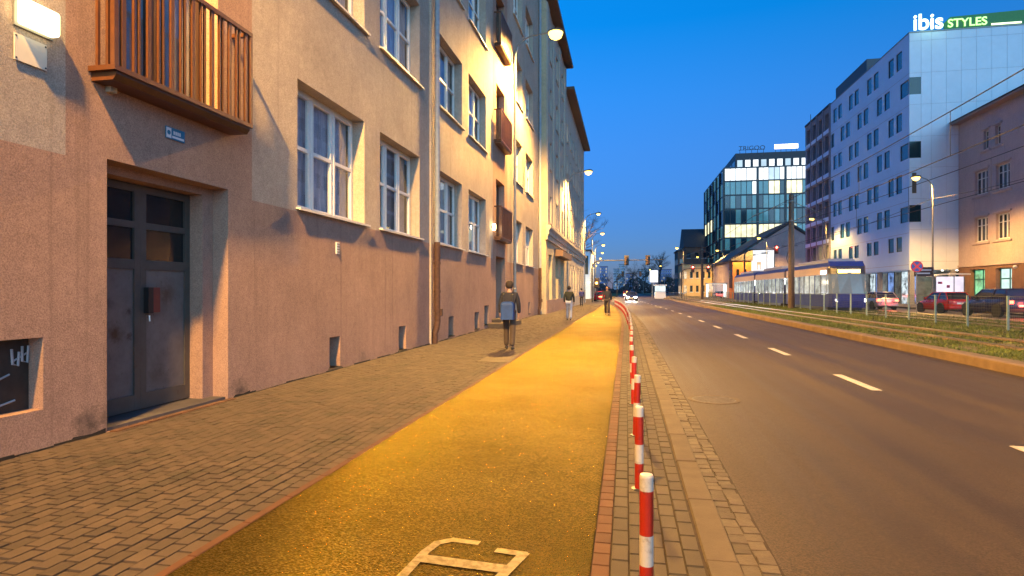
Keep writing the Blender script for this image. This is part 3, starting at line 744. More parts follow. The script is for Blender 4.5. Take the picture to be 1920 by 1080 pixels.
h2 = row_house('cream_house', 'cream house with flat pilasters and a stone cornice over the ground floor', 38.08, 50.4, 20.1, [39.5, 43.4, 47.0], [6.0, 9.6, 13.2, 16.8], 1.85, 1.5, CREAM2, CREAM, .65, None)
for y in (38.1, 41.6, 45.3, 49.2):
    obj('pilaster', MB().box(X2, X2 + .1, y, y + 1.15, 5.74, 19.9), CREAM2, h2, world=True)
obj('side_face', MB().box(X2 - .42, X2 + .002, 38.06, 38.075, -.1, 20), CREAM, h2, world=True)
obj('plinth', MB().box(X2, X2 + .06, 38.1, 50.3, -.1, .86), PINK, h2, world=True)
obj('canopy', MB().prism([(X2, 3.95), (X2 + .6, 3.95), (X2 + .6, 4.35), (X2, 4.5)], 'y', 42.6, 49.6), mat('brown_canopy', (.16, .09, .055), .6, var=.1), h2, world=True)
row3 = [51.6 + 3.05 * i for i in range(7)]
h3 = row_house('long_grey_house', 'long lilac grey house with many small windows and deep eaves', 50.45, 73.0, 18.3, row3, [6.2, 8.9, 11.6, 14.3], 1.6, 1.1, CREAM2, CREAM2, .75, None, lit=((51.6, 14.3), (60.8, 8.9)))
# ------------------------------------------------------------------ bollards
def bollard_proto():
    t = thing('bollard', '', 'bollard', group='red and white bollards along the cycle path')
    obj('base_plate', MB().lathe([(.06, 0), (.06, .008), (.036, .012)], 14), DARKST, t)
    r = .033; zs = [.012, .20, .343, .553, .625]
    for i, m in enumerate((REDP, WHITEP, REDP, WHITEP)):
        pr = [(r, zs[i]), (r, zs[i + 1])] if i < 3 else [(r, zs[3]), (r, .618), (r * .9, .628), (r * .3, .632)]
        obj('band', MB().lathe(pr, 18), m, t, smooth=False)
    obj('screw', MB().lathe([(.006, .03), (.006, .036)], 8, (0, 0, .6), 'x'), DARKST, t)
    return t
bp0 = bollard_proto()
NUM = 'first second third fourth fifth sixth seventh eighth ninth tenth eleventh twelfth thirteenth fourteenth fifteenth sixteenth seventeenth eighteenth nineteenth twentieth'.split()
NUM += ['twenty-' + q for q in NUM[:9]] + ['thirtieth'] + ['thirty-' + q for q in NUM[:9]]
ords = ['nearest'] + [q + ' nearest' for q in NUM[1:]]
for i in range(34):
    y = 2.93 + 1.72 * i; lab = f'{ords[i]} red and white bollard in the row beside the cycle path'
    loc = (.095 + .002 * (i % 3) + sh(y) + (.03 if 5 < i < 14 else 0), y, 0)
    if i == 0: bp0.location = loc; bp0['label'] = lab
    else:
        o = dup(bp0, loc, random.uniform(-.3, .3), lab)
        o.rotation_euler.x = random.gauss(0, .014); o.rotation_euler.y = random.gauss(0, .014)

# ------------------------------------------------------------------ street lamps
def photometry(L):
    """street lantern light distribution: more to the sides than straight down, cut off near the horizontal"""
    L.use_nodes = True; n, l = L.node_tree.nodes, L.node_tree.links
    tc_ = n.new('ShaderNodeTexCoord'); sp_ = n.new('ShaderNodeSeparateXYZ'); l.new(tc_.outputs['Normal'], sp_.inputs[0])
    ab = n.new('ShaderNodeMath'); ab.operation = 'ABSOLUTE'; l.new(sp_.outputs['Z'], ab.inputs[0])
    cr = n.new('ShaderNodeValToRGB'); l.new(ab.outputs[0], cr.inputs[0])
    pts = [(.0, 0), (.10, 0), (.22, .62), (.38, 1.0), (.62, .95), (.82, .45), (1, .3)]
    el = cr.color_ramp.elements; el[0].position, el[0].color = 0, (0, 0, 0, 1); el[1].position, el[1].color = 1, (.3, .3, .3, 1)
    for p, v in pts[1:-1]: q = el.new(p); q.color = (v, v, v, 1)
    mu = n.new('ShaderNodeMath'); mu.operation = 'MULTIPLY'; l.new(cr.outputs[0], mu.inputs[0]); mu.inputs[1].default_value = 1.7
    l.new(mu.outputs[0], n['Emission'].inputs['Strength'])
def lamp(name, label, x, y, head_dx, h=11.1, power=1500, light=True, polem=STEEL, group='street lamps', zb=0.0, farm=False, lr=.21):
    t = thing(name, label, 'street lamp', (x, y, zb), group=group)
    p = obj('pole', MB().tube([(0, 0, 0), (0, 0, 1.6), (0, 0, 1.62), (0, 0, h - 1.3)], [.10, .10, .075, .052], 10), polem, t)
    obj('access_door', MB().box(-.05, .05, -.105, -.095, .5, 1.0), polem, p)
    s = 1 if head_dx > 0 else -1; q = abs(head_dx)
    arc = [(0, 0, h - 1.3), (s * .02, 0, h - .9), (s * .15, 0, h - .5), (s * .42, 0, h - .2), (s * .8, 0, h - .03), (s * max(q - .3, .9), 0, h + .06)]
    obj('arm', MB().tube(arc, [.052, .05, .046, .042, .04, .036], 8), polem, t)
    hd = MB(); c = s * q
    hd.prism([(c - .38, h + .02), (c - .34, h + .12), (c + .1, h + .2), (c + .32, h + .14), (c + .38, h + .02)], 'y', -.14, .14)
    hh = obj('lamp_head', hd, DARKST, t)
    obj('lens', MB().lathe([(.25 * lr, h - .9 * lr), (.78 * lr, h - .6 * lr), (lr, h - .02), (lr, h + .018)], 14, (c, 0, 0)), LAMPFAR if farm else LAMPW, hh, smooth=True)
    if light:
        L = bpy.data.lights.new('street_light', 'SPOT'); L.energy = power; L.color = SODIUM; L.spot_size = R(158); L.spot_blend = .5; L.shadow_soft_size = .32; photometry(L)
        lo = bpy.data.objects.new('street_light', L); C.objects.link(lo); lo.parent = t; lo.location = (c, 0, h - .95 * lr)
    return t
PW = 21500
lamp('street_lamp', 'lamp post behind the viewer beside the tenement wall', -5.1, -2.0, 1.9, h=13.6, power=PW)
lamp('street_lamp', 'tall lit street lamp nearest on the left, its pole by the farther balconies', -5.2, 28.2, 1.95, h=13.6, power=PW, lr=.34)
lamp('street_lamp', 'second lit street lamp on the left, by the canopy of the cream house', -4.86, 51, 1.75, h=11.5, power=PW * .7, lr=.3)
lamp('street_lamp', 'third lit street lamp on the left, beside the bare tree', -5.1, 76, 1.7, power=PW * .7)
xs = [-5.6, -6.4, -7.6, -9.2, -11, -13, -15.4]
for i, x in enumerate(xs):
    lamp('street_lamp', NUM[i + 3] + ' lit street lamp counted from the viewer down the left side', x, 102 + 26 * i, 1.7, power=PW * .6, light=i < 3, farm=True, lr=.32, group='far street lamps on the left')
lamp('street_lamp', 'lit lamp post on the far pavement in front of the white hotel end wall', 25.62, 57, -1.3, power=PW * .33, lr=.3, zb=.06)
lamp('street_lamp', 'lamp post on the far pavement beside the rose house, right of the picture', 25.9, 30, -1.3, power=PW * .15, zb=.06)
lamp('street_lamp', 'lit lamp post in front of the grey grid building', 26.3, 87, -1.8, power=PW * .13, lr=.3, zb=.06)
lamp('street_lamp', 'lit lamp post before the gabled house with the white screen', 25.3, 117, -1.4, power=PW * .4, lr=.3, zb=.06)
for i, (x, y) in enumerate([(22.7, 150), (21.3, 178), (18.2, 200), (12.6, 140), (14.5, 240), (12, 280), (9, 330)]):
    lamp('street_lamp', ['lit street lamp right of the yellow shop house', 'small lit street lamp above the yellow shop house', 'small lit street lamp at the left edge of the yellow shop house', 'lit street lamp standing between the tram tracks before the brown house', 'tiny far lit lamp just left of the brown house', 'tiny far lit lamp beyond the ticket kiosk', 'farthest tiny lit lamp on the right side of the street'][i], x, y, -1.4, power=PW * .3, light=i in (0, 3), farm=True, lr=.32, group='far street lamps on the right')

# ------------------------------------------------------------------ fence between the tracks
fy = [21.4, 23.9, 26.44, 28.92, 31.41, 33.97, 36.48, 38.9, 41.3, 43.8, 46.9] + [49.4 + 2.5 * i for i in range(22)]
fence = thing('track_fence', 'low wire mesh fence on grey green posts between the tram tracks', 'fence', (13.1, 46, .08))
pm = MB().box(-.035, .035, -.025, .025, -.05, 1.24).mesh('post'); pm.materials.append(GREENP)
for i, y in enumerate(fy):
    put('post', pm, fence, Vector((13.1, y, .08)) - fence.location)
WIRE = mat('fence_wire', (.05, .06, .055), .6, metal=.2)
for i, (a, b) in enumerate(zip(fy, fy[1:])):
    mb = MB(); n = 11 if a < 45 else 5
    for k in range(n): z = .2 + 1.08 * k / (n - 1); mb.box(13.097, 13.103, a + .026, b - .026, z - .003, z + .003)
    m_ = 24 if a < 36 else 10
    for k in range(1, m_): y = a + (b - a) * k / m_; mb.box(13.092, 13.097, y - .0025, y + .0025, .18, 1.3)
    o = obj('wire_mesh', mb, WIRE, fence, world=True); o['kind'] = 'stuff'
    obj('top_wire', MB().box(13.09, 13.11, a + .026, b - .026, 1.285, 1.30), WIRE, fence, world=True)

# ------------------------------------------------------------------ overhead line mast and wires
ms = thing('overhead_line_mast', 'tall brown tram line mast standing between the tracks', 'mast', (12.85, 51, .08))
obj('shaft', MB().tube([(0, 0, -.05), (0, 0, 4.5), (0, 0, 9)], [.25, .22, .18], 14), POLEBR, ms)
obj('cap', MB().lathe([(.19, 9), (.12, 9.1), (.02, 9.16)], 12), POLEBR, ms)
for z in (8.45, 6.9): obj('clamp', MB().lathe([(.215, z), (.215, z + .09)], 12), STEEL, ms)
obj('cantilever', MB().tube([(0, 0, 8.5), (2.3, 0, 7.4)], .03, 6).tube([(0, 0, 6.95), (2.5, 0, 6.95)], .025, 6).tube([(0, 0, 8.5), (-2.9, 0, 7.4)], .03, 6).tube([(0, 0, 6.95), (-3.1, 0, 6.95)], .025, 6), STEEL, ms)
for yy, nm in ((108, 'far brown tram line mast beyond the moving tram'), (20 - 14, 'brown tram line mast beside the viewer, right of the picture')):
    dup(ms, (12.85, yy, .08), 0, nm)
def sag(x, y0, y1, z, s, n=16): return [(x, y0 + (y1 - y0) * i / n, z - s * 4 * (i / n) * (1 - i / n)) for i in range(n + 1)]
WIREM = mat('black_wire', (.02, .02, .022), .6)
for x, lab in ((9.93, 'overhead contact line above the nearer tram track'), (15.0, 'overhead contact line above the farther tram track')):
    t = thing('overhead_wire', lab, 'wire', (x, 51, 5.5), group='overhead wires')
    for y0, y1 in ((6, 51), (51, 108)):
        obj('carrier_wire', MB().tube(sag(x, y0, y1, 7.4, .35), .018, 5), WIREM, t, world=True)
        obj('contact_wire', MB().tube(sag(x, y0, y1, 5.75, .05), .016, 5), WIREM, t, world=True)
        n = 6
        for i in range(1, n):
            y = y0 + (y1 - y0) * i / n; s = 4 * (i / n) * (1 - i / n)
            obj('hanger', MB().tube([(x, y, 5.75 - .05 * s), (x, y, 7.4 - .35 * s)], .01, 5), WIREM, t, world=True)
t = thing('feeder_cable', 'single dark cable strung high along the far pavement lamps', 'cable', (25, 57, 9)); obj('cable', MB().tube(sag(25.5, 30, 57, 9.3, .5), .02, 5).tube(sag(25.5, 57, 117, 9.3, .9), .02, 5), WIREM, t, world=True)

# ------------------------------------------------------------------ tram
BLUE = mat('tram_blue', (.02, .035, .20), .6, var=.05, spec=.15); TRW = mat('tram_cream', (.42, .34, .33), .6, var=.05, spec=.2); TROOF = mat('tram_roof_blue', (.03, .05, .22), .6, spec=.2)
TLIT = glow('tram_ceiling_light', (.9, 1.0, .92), 14.0)
TPANE = litroom('tram_lit_pane', (.80, .88, .80), .30, 1.3, .3); TPANE2 = litroom('tram_lit_pane_dim', (.7, .82, .85), .2, 1.6, .2)
tr = thing('tram', 'blue and cream articulated tram with lit windows behind the fence', 'tram', (15, 62, .15))
TX0, TX1, TY0, TY1 = 13.8, 16.2, 44.2, 82.5
cars = [(44.2, 56.6), (57.2, 69.4), (70.0, 82.5)]
for ci, (a, b) in enumerate(cars):
    front = ci == 0
    def sect(y0, y1, pts, m, nm):
        obj(nm, MB().prism(pts, 'y', y0, y1), m, tr, world=True)
    ya = a + (1.3 if front else 0)
    sect(ya, b, [(TX0, .35), (TX0 - .0, 1.22), (TX1, 1.22), (TX1, .35)], BLUE, 'lower_body')
    sect(ya, b, [(TX0, 2.62), (TX0 + .02, 3.18), (TX1 - .02, 3.18), (TX1, 2.62)], TRW, 'upper_band')
    sect(ya, b, [(TX0 + .02, 3.18), (TX0 + .25, 3.46), (TX0 + .6, 3.55), (TX1 - .6, 3.55), (TX1 - .25, 3.46), (TX1 - .02, 3.18)], TROOF, 'roof')
    obj('roof_box', MB().cbox(TX0 + .35, TX1 - .35, a + 2.2, b - 2.5, 3.5, 3.78, .08), mat('roof_box_grey', (.28, .28, .33), .5), tr, world=True)
    obj('ceiling_light', MB().box(TX0 + .5, TX0 + .75, ya + .3, b - .3, 2.57, 2.615).box(TX1 - .75, TX1 - .5, ya + .3, b - .3, 2.57, 2.615), TLIT, tr, world=True)
    obj('floor', MB().box(TX0 + .03, TX1 - .03, ya, b, 1.15, 1.25), GREYR, tr, world=True)
    obj('lining', MB().box(TX1 - .32, TX1 - .28, ya + .2, b - .2, 1.25, 2.56), mat('tram_lining', (.6, .62, .55), .7), tr, world=True)
    n = 8; L_ = (b - ya) / n
    for i in range(n):
        y = ya + i * L_; door = i in (2, 5)
        for x, sgn in ((TX0, 1), (TX1, -1)):
            q = obj('window_post', MB().box(min(x, x + sgn * .06), max(x, x + sgn * .06), y, y + .12, 1.22, 2.62), DARKST if not door else BLUE, tr, world=True)
            obj('pane', MB().box(min(x + sgn * .02, x + sgn * .035), max(x + sgn * .02, x + sgn * .035), y + .12, y + L_, 1.24, 2.6), TPANE if i % 4 else TPANE2, tr, world=True)
        if not door:
            obj('seat', MB().box(TX0 + .2, TX0 + 1.0, y + .5, y + .62, 1.25, 2.05).box(TX0 + .2, TX0 + 1.0, y + .62, y + 1.0, 1.55, 1.68), mat('seat_blue', (.05, .09, .3), .7), tr, world=True)
    obj('bogie_skirt', MB().box(TX0 + .1, TX1 - .1, a + 1.5, b - 1, .12, .36), DARKST, tr, world=True)
    for y in (a + 2.6, a + 4.3, b - 3.2, b - 1.6):
        for x in (14.28, 15.72): obj('wheel', MB().lathe([(.3, -.06), (.3, .06)], 16, (x, y, .452), 'x'), DARKST, tr, world=True)
    if ci < 2: obj('bellows', MB().box(TX0 + .12, TX1 - .12, b, b + .6, .4, 3.3), RUBBER, tr, world=True)
# rounded cab
prof = [(1.3, .35), (.35, .4), (.05, .75), (0, 1.25), (.22, 1.7), (.62, 2.62), (.8, 3.15), (1.1, 3.4), (1.3, 3.5)]
cabm = MB()
def cabrow(z): 
    return [(TX0, 1.3), (TX0, .95), (TX0 + .12, .55), (TX0 + .45, .15), (15, 0), (TX1 - .45, .15), (TX1 - .12, .55), (TX1, .95), (TX1, 1.3)]
lev = [(.35, .22, 0), (.8, .02, 0), (1.25, 0, 0), (1.30, 0, 1), (2.6, .55, 1), (2.64, .58, 2), (3.05, .72, 2), (3.2, .85, 3), (3.45, 1.15, 3), (3.55, 1.3, 3)]
rows = []
for z, off, mi in lev:
    k = .93 if z > 3.3 else 1
    rows.append([(15 + (x - 15) * k, TY0 + max(off, 0) + d * (1.3 - off) / 1.3, z) for x, d in cabrow(z)])
for (r0, l0), (r1, l1) in zip(zip(rows, lev), zip(rows[1:], lev[1:])):
    cabm.cur = l0[2]
    for i in range(len(r0) - 1): cabm.quad(r0[i], r0[i + 1], r1[i + 1], r1[i])
CABG = mat('cab_glass', (.05, .06, .07), .08, spec=.7, emit=(.7, .8, .85), estr=.08)  # pale emission in the glass stands in for light inside the cab
obj('cab', cabm, [BLUE, CABG, mat('cab_header', (.05, .05, .07), .3), TROOF], tr, world=True, smooth=False)
obj('destination_display', MB().box(14.3, 15.7, TY0 + .62, TY0 + .66, 2.72, 2.95), glow('amber_led', (1, .62, .08), 6), tr, world=True)
obj('side_display', MB().box(TX0 - .012, TX0 - .001, TY0 + 1.5, TY0 + 2.7, 2.68, 2.92), glow('white_led', (.8, .9, 1), 3), tr, world=True)
obj('cab_light_strip', MB().box(14.0, 16.0, TY0 + .9, TY0 + 1.2, 2.56, 2.6), TLIT, tr, world=True)
for x in (14.15, 15.85): obj('headlight', MB().lathe([(.11, -.02), (.11, .03)], 14, (x, TY0 + .3, .85), 'y'), glow('tram_headlight', (1, .95, .85), 6), tr, world=True)
obj('pantograph', MB().tube([(15, 60, 3.55), (15, 61.2, 4.6), (15, 60.1, 5.68)], .03, 6).tube([(14.3, 60.1, 5.68), (15.7, 60.1, 5.68)], .03, 6), DARKST, tr, world=True)
for y in (48, 58.5): 
    L = bpy.data.lights.new('tram_saloon_light', 'POINT'); L.energy = 60; L.color = (.9, 1, .95); L.shadow_soft_size = .5
    lo = bpy.data.objects.new('tram_saloon_light', L); C.objects.link(lo); lo.parent = tr; lo.location = Vector((15, y, 2.3)) - tr.location

# ------------------------------------------------------------------ cars
TAIL = glow('tail_light', (1, .06, .03), 9); HEAD = glow('head_light', (.9, .95, 1), 45); TAILOFF = mat('tail_lens', (.35, .01, .01), .2)
PLATE = mat('number_plate', (.7, .7, .66), .4)
CARGLASS = mat('car_glass', (.02, .022, .03), .05, spec=.9)
def car(name, label, x, y, rot, paint, kind='hatch', lights='tail', on=True, group=None):
    """local: +y is the front; base at z=0"""
    t = thing(name, label, 'car', (x, y, -.05), rot, group)
    suv = kind == 'suv'
    Lh, W_, H = (2.2, .9, 1.68) if suv else (2.0, .86, 1.47)
    zb = .22 if not suv else .28
    # body: sections along the length (y, half width low, half width high, z low, z shoulder)
    belt = .96 if not suv else 1.08
    S = [(-Lh, .70, .66, .42, belt - .12), (-Lh + .12, W_ - .04, W_ - .1, zb + .06, belt), (-Lh + .7, W_, W_ - .05, zb, belt), (-.2, W_, W_ - .04, zb, belt - .02),
         (Lh - 1.25, W_, W_ - .05, zb, belt - .05), (Lh - .45, W_ - .03, W_ - .12, zb + .02, belt - .2), (Lh - .1, W_ - .12, W_ - .24, zb + .1, belt - .32), (Lh, .6, .55, .40, belt - .45)]
    mb = MB(); rings = []
    for yy, wl_, wh, z0, z1 in S:
        zm = (z0 + z1) / 2 + .05
        rings.append([(-wl_ + .06, yy, z0), (-wl_, yy, z0 + .1), (-wl_ - .0, yy, zm), (-wh, yy, z1 - .03), (-wh + .08, yy, z1), (wh - .08, yy, z1), (wh, yy, z1 - .03), (wl_, yy, zm), (wl_, yy, z0 + .1), (wl_ - .06, yy, z0)])
    n = 10; vs = [p for r in rings for p in r]; fs = []
    for i in range(len(rings) - 1):
        for k in range(n): k2 = (k + 1) % n; fs.append((i * n + k, i * n + k2, (i + 1) * n + k2, (i + 1) * n + k))
    fs += [tuple(range(n)), tuple(range((len(rings) - 1) * n, len(rings) * n))]
    mb._a(vs, fs)
    obj('body', mb, paint, t, smooth=True, bevel=0)
    # cabin: glass band with painted roof and pillars
    b0, b1 = -Lh + .10, Lh - 1.2; r0, r1 = -Lh + (.55 if kind != 'suv' else .35), Lh - 2.0; wr = W_ - .22; wb = W_ - .08
    g_ = MB(); q = [(-wb, b0, belt - .03), (wb, b0, belt - .03), (wb, b1, belt - .06), (-wb, b1, belt - .06), (-wr, r0, H - .05), (wr, r0, H - .05), (wr, r1, H - .06), (-wr, r1, H - .06)]
    g_._a(q, [(0, 1, 5, 4), (1, 2, 6, 5), (2, 3, 7, 6), (3, 0, 4, 7), (4, 5, 6, 7)]); obj('windows', g_, CARGLASS, t)
    obj('roof', MB()._a([(-wr - .02, r0 - .03, H - .07), (wr + .02, r0 - .03, H - .07), (wr + .02, r1 + .05, H - .08), (-wr - .02, r1 + .05, H - .08), (-wr + .1, r0 + .1, H), (wr - .1, r0 + .1, H), (wr - .1, r1 - .1, H - .01), (-wr + .1, r1 - .1, H - .01)],
        [(0, 1, 2, 3), (4, 5, 6, 7), (0, 1, 5, 4), (1, 2, 6, 5), (2, 3, 7, 6), (3, 0, 4, 7)]), paint, t, smooth=True)
    pl = MB()
    for sx_ in (-1, 1):
        for (ya_, yb_) in ((b0, r0), (b1, r1), ((b0 + b1) / 2 - .25, (r0 + r1) / 2 - .15)):
            pl.tube([(sx_ * (wb + .005), ya_, belt - .04), (sx_ * (wr + .01), yb_, H - .06)], .035, 5)
    obj('pillars', pl, paint, t)
    for sx_ in (-1, 1):
        for yy in (-Lh + .78, Lh - .85):
            rw = .33 if not suv else .37
            wh_ = obj('wheel', MB().lathe([(rw * .62, -.1), (rw * .97, -.1), (rw, -.06), (rw, .06), (rw * .97, .1), (rw * .62, .1)], 20, (0, 0, 0), 'x'), RUBBER, t); wh_.location = (sx_ * (W_ - .08), yy, rw)
            obj('rim', MB().lathe([(rw * .2, -.105), (rw * .62, -.09), (rw * .62, .09), (rw * .2, .105)], 14, (0, 0, 0), 'x'), CHROME, wh_)
            obj('wheel_arch', MB().lathe([(rw + .05, -.06), (rw + .05, .012)], 20, (sx_ * (W_ - .005) - (0 if sx_ > 0 else 0), yy, rw), 'x'), RUBBER, t)
        obj('tail_light', MB().box(sx_ * .66 - .14, sx_ * .66 + .14, -Lh - .02, -Lh + .1, belt - .28, belt - .1), TAIL if on and lights == 'tail' else TAILOFF, t)
        obj('head_light', MB().box(sx_ * .55 - .15, sx_ * .55 + .15, Lh - .12, Lh + .01, belt - .47, belt - .3), HEAD if lights == 'head' else PLATE, t)
        obj('mirror', MB().box(sx_ * (W_ + .03) - .08, sx_ * (W_ + .03) + .08, b1 - .35, b1 - .22, belt, belt + .13), paint, t)
        for hy in (-.35, .55): obj('door_handle', MB().box(sx_ * (W_ - .01) - .02, sx_ * (W_ - .01) + .02, hy, hy + .18, belt - .17, belt - .14), CHROME, t)
    obj('number_plate', MB().box(-.26, .26, -Lh - .012, -Lh + .02, .62, .74) if lights != 'head' else MB().box(-.26, .26, Lh - .02, Lh + .015, .42, .53), PLATE, t)
    obj('bumper', MB().cbox(-.76, .76, -Lh - .04, -Lh + .3, .34, .52, .03), RUBBER if suv else paint, t)
    if on and lights == 'tail':
        L = bpy.data.lights.new('tail_glow', 'POINT'); L.energy = 45; L.color = (1, .08, .04); L.shadow_soft_size = .2
        lo = bpy.data.objects.new('tail_glow', L); C.objects.link(lo); lo.parent = t; lo.location = (0, -Lh - .35, .85)
    if lights == 'head':
        for sx_ in (-1, 1):
            L = bpy.data.lights.new('head_beam', 'SPOT'); L.energy = 500; L.color = (.92, .96, 1); L.spot_size = R(60); L.spot_blend = .8; L.shadow_soft_size = .08
            lo = bpy.data.objects.new('head_beam', L); C.objects.link(lo); lo.parent = t; lo.location = (sx_ * .55, Lh + .1, .65); lo.rotation_euler = (R(84), 0, 0)
    return t
RED = mat('red_car_paint', (.42, .012, .01), .2, var=.03); SILV = mat('silver_car_paint', (.45, .43, .42), .3, metal=.4, var=.03); NAVY = mat('dark_blue_car_paint', (.018, .018, .05), .22, var=.03)
car('parked_car', 'red hatchback on the far road in front of the advert shelter', 22.2, 48.0, R(6), RED, on=False)
car('parked_car', 'dark blue sport utility car with bright red tail lights at the right edge', 21.9, 41.0, R(4), NAVY, 'suv')
car('moving_car', 'silver car with glowing tail lights beside the front of the tram', 20.6, 55.3, R(3), SILV)
car('oncoming_car', 'oncoming car with dazzling headlights far down the near road', .75, 92, R(181), NAVY, lights='head')
car('oncoming_car', 'second oncoming car with headlights behind the first', 1.0, 112, R(181), NAVY, lights='head')
car('moving_car', 'small far car with red tail lights behind the tram stop', 19.2, 96, R(2), NAVY)
car('moving_car', 'farthest small car with red tail lights before the shop houses', 18.4, 128, R(4), SILV)
car('oncoming_car', 'third tiny oncoming car with headlights under the far gantry', .2, 140, R(182), RED, lights='head')
car('parked_car', 'dark red car standing at the left kerb beyond the walkers', -3.6, 88, R(0), RED, on=False)
# ------------------------------------------------------------------ hotel
HX, HY, HY1, HZ0, HZ1 = 28.0, 67.03, 90.9, 3.62, 27.42
hotel = thing('hotel_building', 'white hotel block with paired narrow windows and green lit roof sign', 'building', (HX + 8, HY + 10, 0))
HGL = mat('hotel_blue_glass', (.02, .09, .14), .07, var=.25, scale=.7, spec=.8)
HGD = mat('hotel_dark_curtain_glass', (.008, .035, .04), .12, var=.3, scale=9, stretch=(4, 1, .1), spec=.6)
hh = []
for k in range(7):
    zt = 26.35 - 3.21 * k; hgt = 1.9 if k < 6 else 1.55
    if k % 2 == 0:
        for j in range(4):
            y = HY + 1.65 + 5.9 * j
            for dy in (0, 1.95):
                if y + dy + 1.4 < HY1 - .2: hh.append((y + dy, y + dy + 1.38, zt - hgt, zt, .12, 0))
    else:
        hh.append((HY + .05, HY + 2.07, zt - 1.85, zt - .25, .12, 1))
        for j in range(3):
            y = HY + 4.6 + 5.9 * j
            for dy in (0, 2.0): hh.append((y + dy, y + dy + 1.42, zt - hgt, zt, .12, 0))
        hh.append((HY1 - 1.6, HY1 - .3, zt - hgt, zt, .12, 0))
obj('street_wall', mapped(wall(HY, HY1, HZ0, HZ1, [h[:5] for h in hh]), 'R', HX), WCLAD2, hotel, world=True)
for z in [23.38 - 3.21 * k for k in range(7)]:
    obj('facade_joint', MB().box(HX - .004, HX + .01, HY + .05, HY1, z - .018, z + .018), mat('joint_grey', (.42, .42, .45), .7), hotel, world=True)
for h in hh:
    o = obj('window', mapped(MB().box(h[0], h[1], -.12, -.10, h[2], h[3]), 'R', HX), HGL, hotel, world=True)
    f = MB(); f.box(h[0], h[0] + .06, -.1, -.06, h[2], h[3]).box(h[1] - .06, h[1], -.1, -.06, h[2], h[3]).box(h[0] + .06, h[1] - .06, -.1, -.06, h[3] - .06, h[3]).box(h[0] + .06, h[1] - .06, -.1, -.06, h[2], h[2] + .06)
    obj('frame', mapped(f, 'R', HX), DARKST, o)
PX = [28.0, 29.07] + [30.0 + 1.335 * i for i in range(9)]
PZ = [HZ0, 4.44, 7.65, 10.75, 13.86, 17.0, 20.22, 23.38, 26.59, HZ1]
obj('end_wall', MB().box(HX + .05, 48, HY + .03, HY + .4, HZ0, HZ1 - .02), mat('joint_grey2', (.38, .38, .4), .8), hotel, world=True)
cwz = [(21.25, 22.95), (14.85, 16.5), (8.42, 10.1)]
for i, (a, b) in enumerate(zip(PX, PX[1:])):
    for c, d in zip(PZ, PZ[1:]):
        segs = [(c, d)]
        if i == 0:
            for w0, w1 in cwz:
                if c < w0 < d or c < w1 < d: segs = [(c, w0), (w1, d)]
        for c2, d2 in segs:
            if d2 - c2 > .05: obj('panel', MB().box(a + .012, b - .012, HY, HY + .03, c2 + .012, d2 - .012), WCLAD, hotel, world=True)
obj('panel', MB().box(PX[-1], 48, HY, HY + .03, HZ0, HZ1), WCLAD, hotel, world=True)
for w0, w1 in cwz: obj('corner_window', MB().box(28.005, 29.06, HY + .02, HY + .06, w0, w1), HGD, hotel, world=True)
obj('slot_window', MB().box(28.25, 28.62, HY - .06, HY - .002, 11.3, 13.35), mat('bronze_panel', (.14, .09, .05), .5), hotel, world=True)
obj('roof', MB().box(HX + .02, 48, HY + .05, HY1, HZ1 - .3, HZ1 - .06), ROOFD, hotel, world=True)
obj('parapet_cap', MB().box(HX - .05, HX + .25, HY - .05, HY1, HZ1, HZ1 + .1).box(HX + .26, 48, HY - .05, HY + .3, HZ1, HZ1 + .1), STEEL, hotel, world=True)
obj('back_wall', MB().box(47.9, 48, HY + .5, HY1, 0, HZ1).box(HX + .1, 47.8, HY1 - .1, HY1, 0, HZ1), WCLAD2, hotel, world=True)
obj('plant_screen', MB().box(HX + .8, HX + 9, 80.2, 91.2, HZ1 + .05, HZ1 + 2.3), mat('plant_screen_grey', (.07, .08, .10), .6), hotel, world=True)
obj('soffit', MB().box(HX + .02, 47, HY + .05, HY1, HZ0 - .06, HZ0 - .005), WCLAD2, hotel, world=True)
LOBB = litroom('lobby_blue', (.25, .45, 1.0), .4, .9, .05); LOBW = litroom('lobby_white', (.8, .95, 1), .5, 1.6, .05); LOBD = litroom('lobby_dim', (.6, .62, .5), .09, 1.2, .1)
for i in range(13):
    y = HY + 1.6 + i * 1.7
    p = obj('lobby_pane', MB().box(HX + 1.3, HX + 1.34, y, y + 1.62, .1, 3.5), [LOBB, LOBW, LOBD, LOBB, LOBD][i % 5], hotel, world=True)
    obj('mullion', MB().box(HX + 1.24, HX + 1.36, y + 1.62, y + 1.7, .08, 3.55), DARKST, hotel, world=True)
for i in range(8):
    x = HX + 1.4 + i * 1.5
    obj('lobby_pane', MB().box(x, x + 1.42, HY + 1.6, HY + 1.64, .1, 3.5), [LOBD, LOBD, HGD, LOBD, HGD, LOBW][i % 6], hotel, world=True)
    obj('mullion', MB().box(x + 1.42, x + 1.5, HY + 1.54, HY + 1.66, .08, 3.55), DARKST, hotel, world=True)
for x, y in ((HX + .3, HY + .3), (HX + 4, HY + .3), (HX + .3, HY + 8), (HX + .3, HY + 16), (HX + .3, HY1 - .5)):
    obj('column', MB().box(x - .22, x + .22, y - .22, y + .22, 0, HZ0 - .062), GREYR, hotel, world=True)
for i in range(5): obj('downlight', MB().lathe([(.09, HZ0 - .1), (.09, HZ0 - .065)], 10, (HX + .8 + 1.3 * i, HY + .9, 0)), glow('downlight', (1, .93, .8), 12) if i == 0 else MATS['downlight'], hotel, world=True)
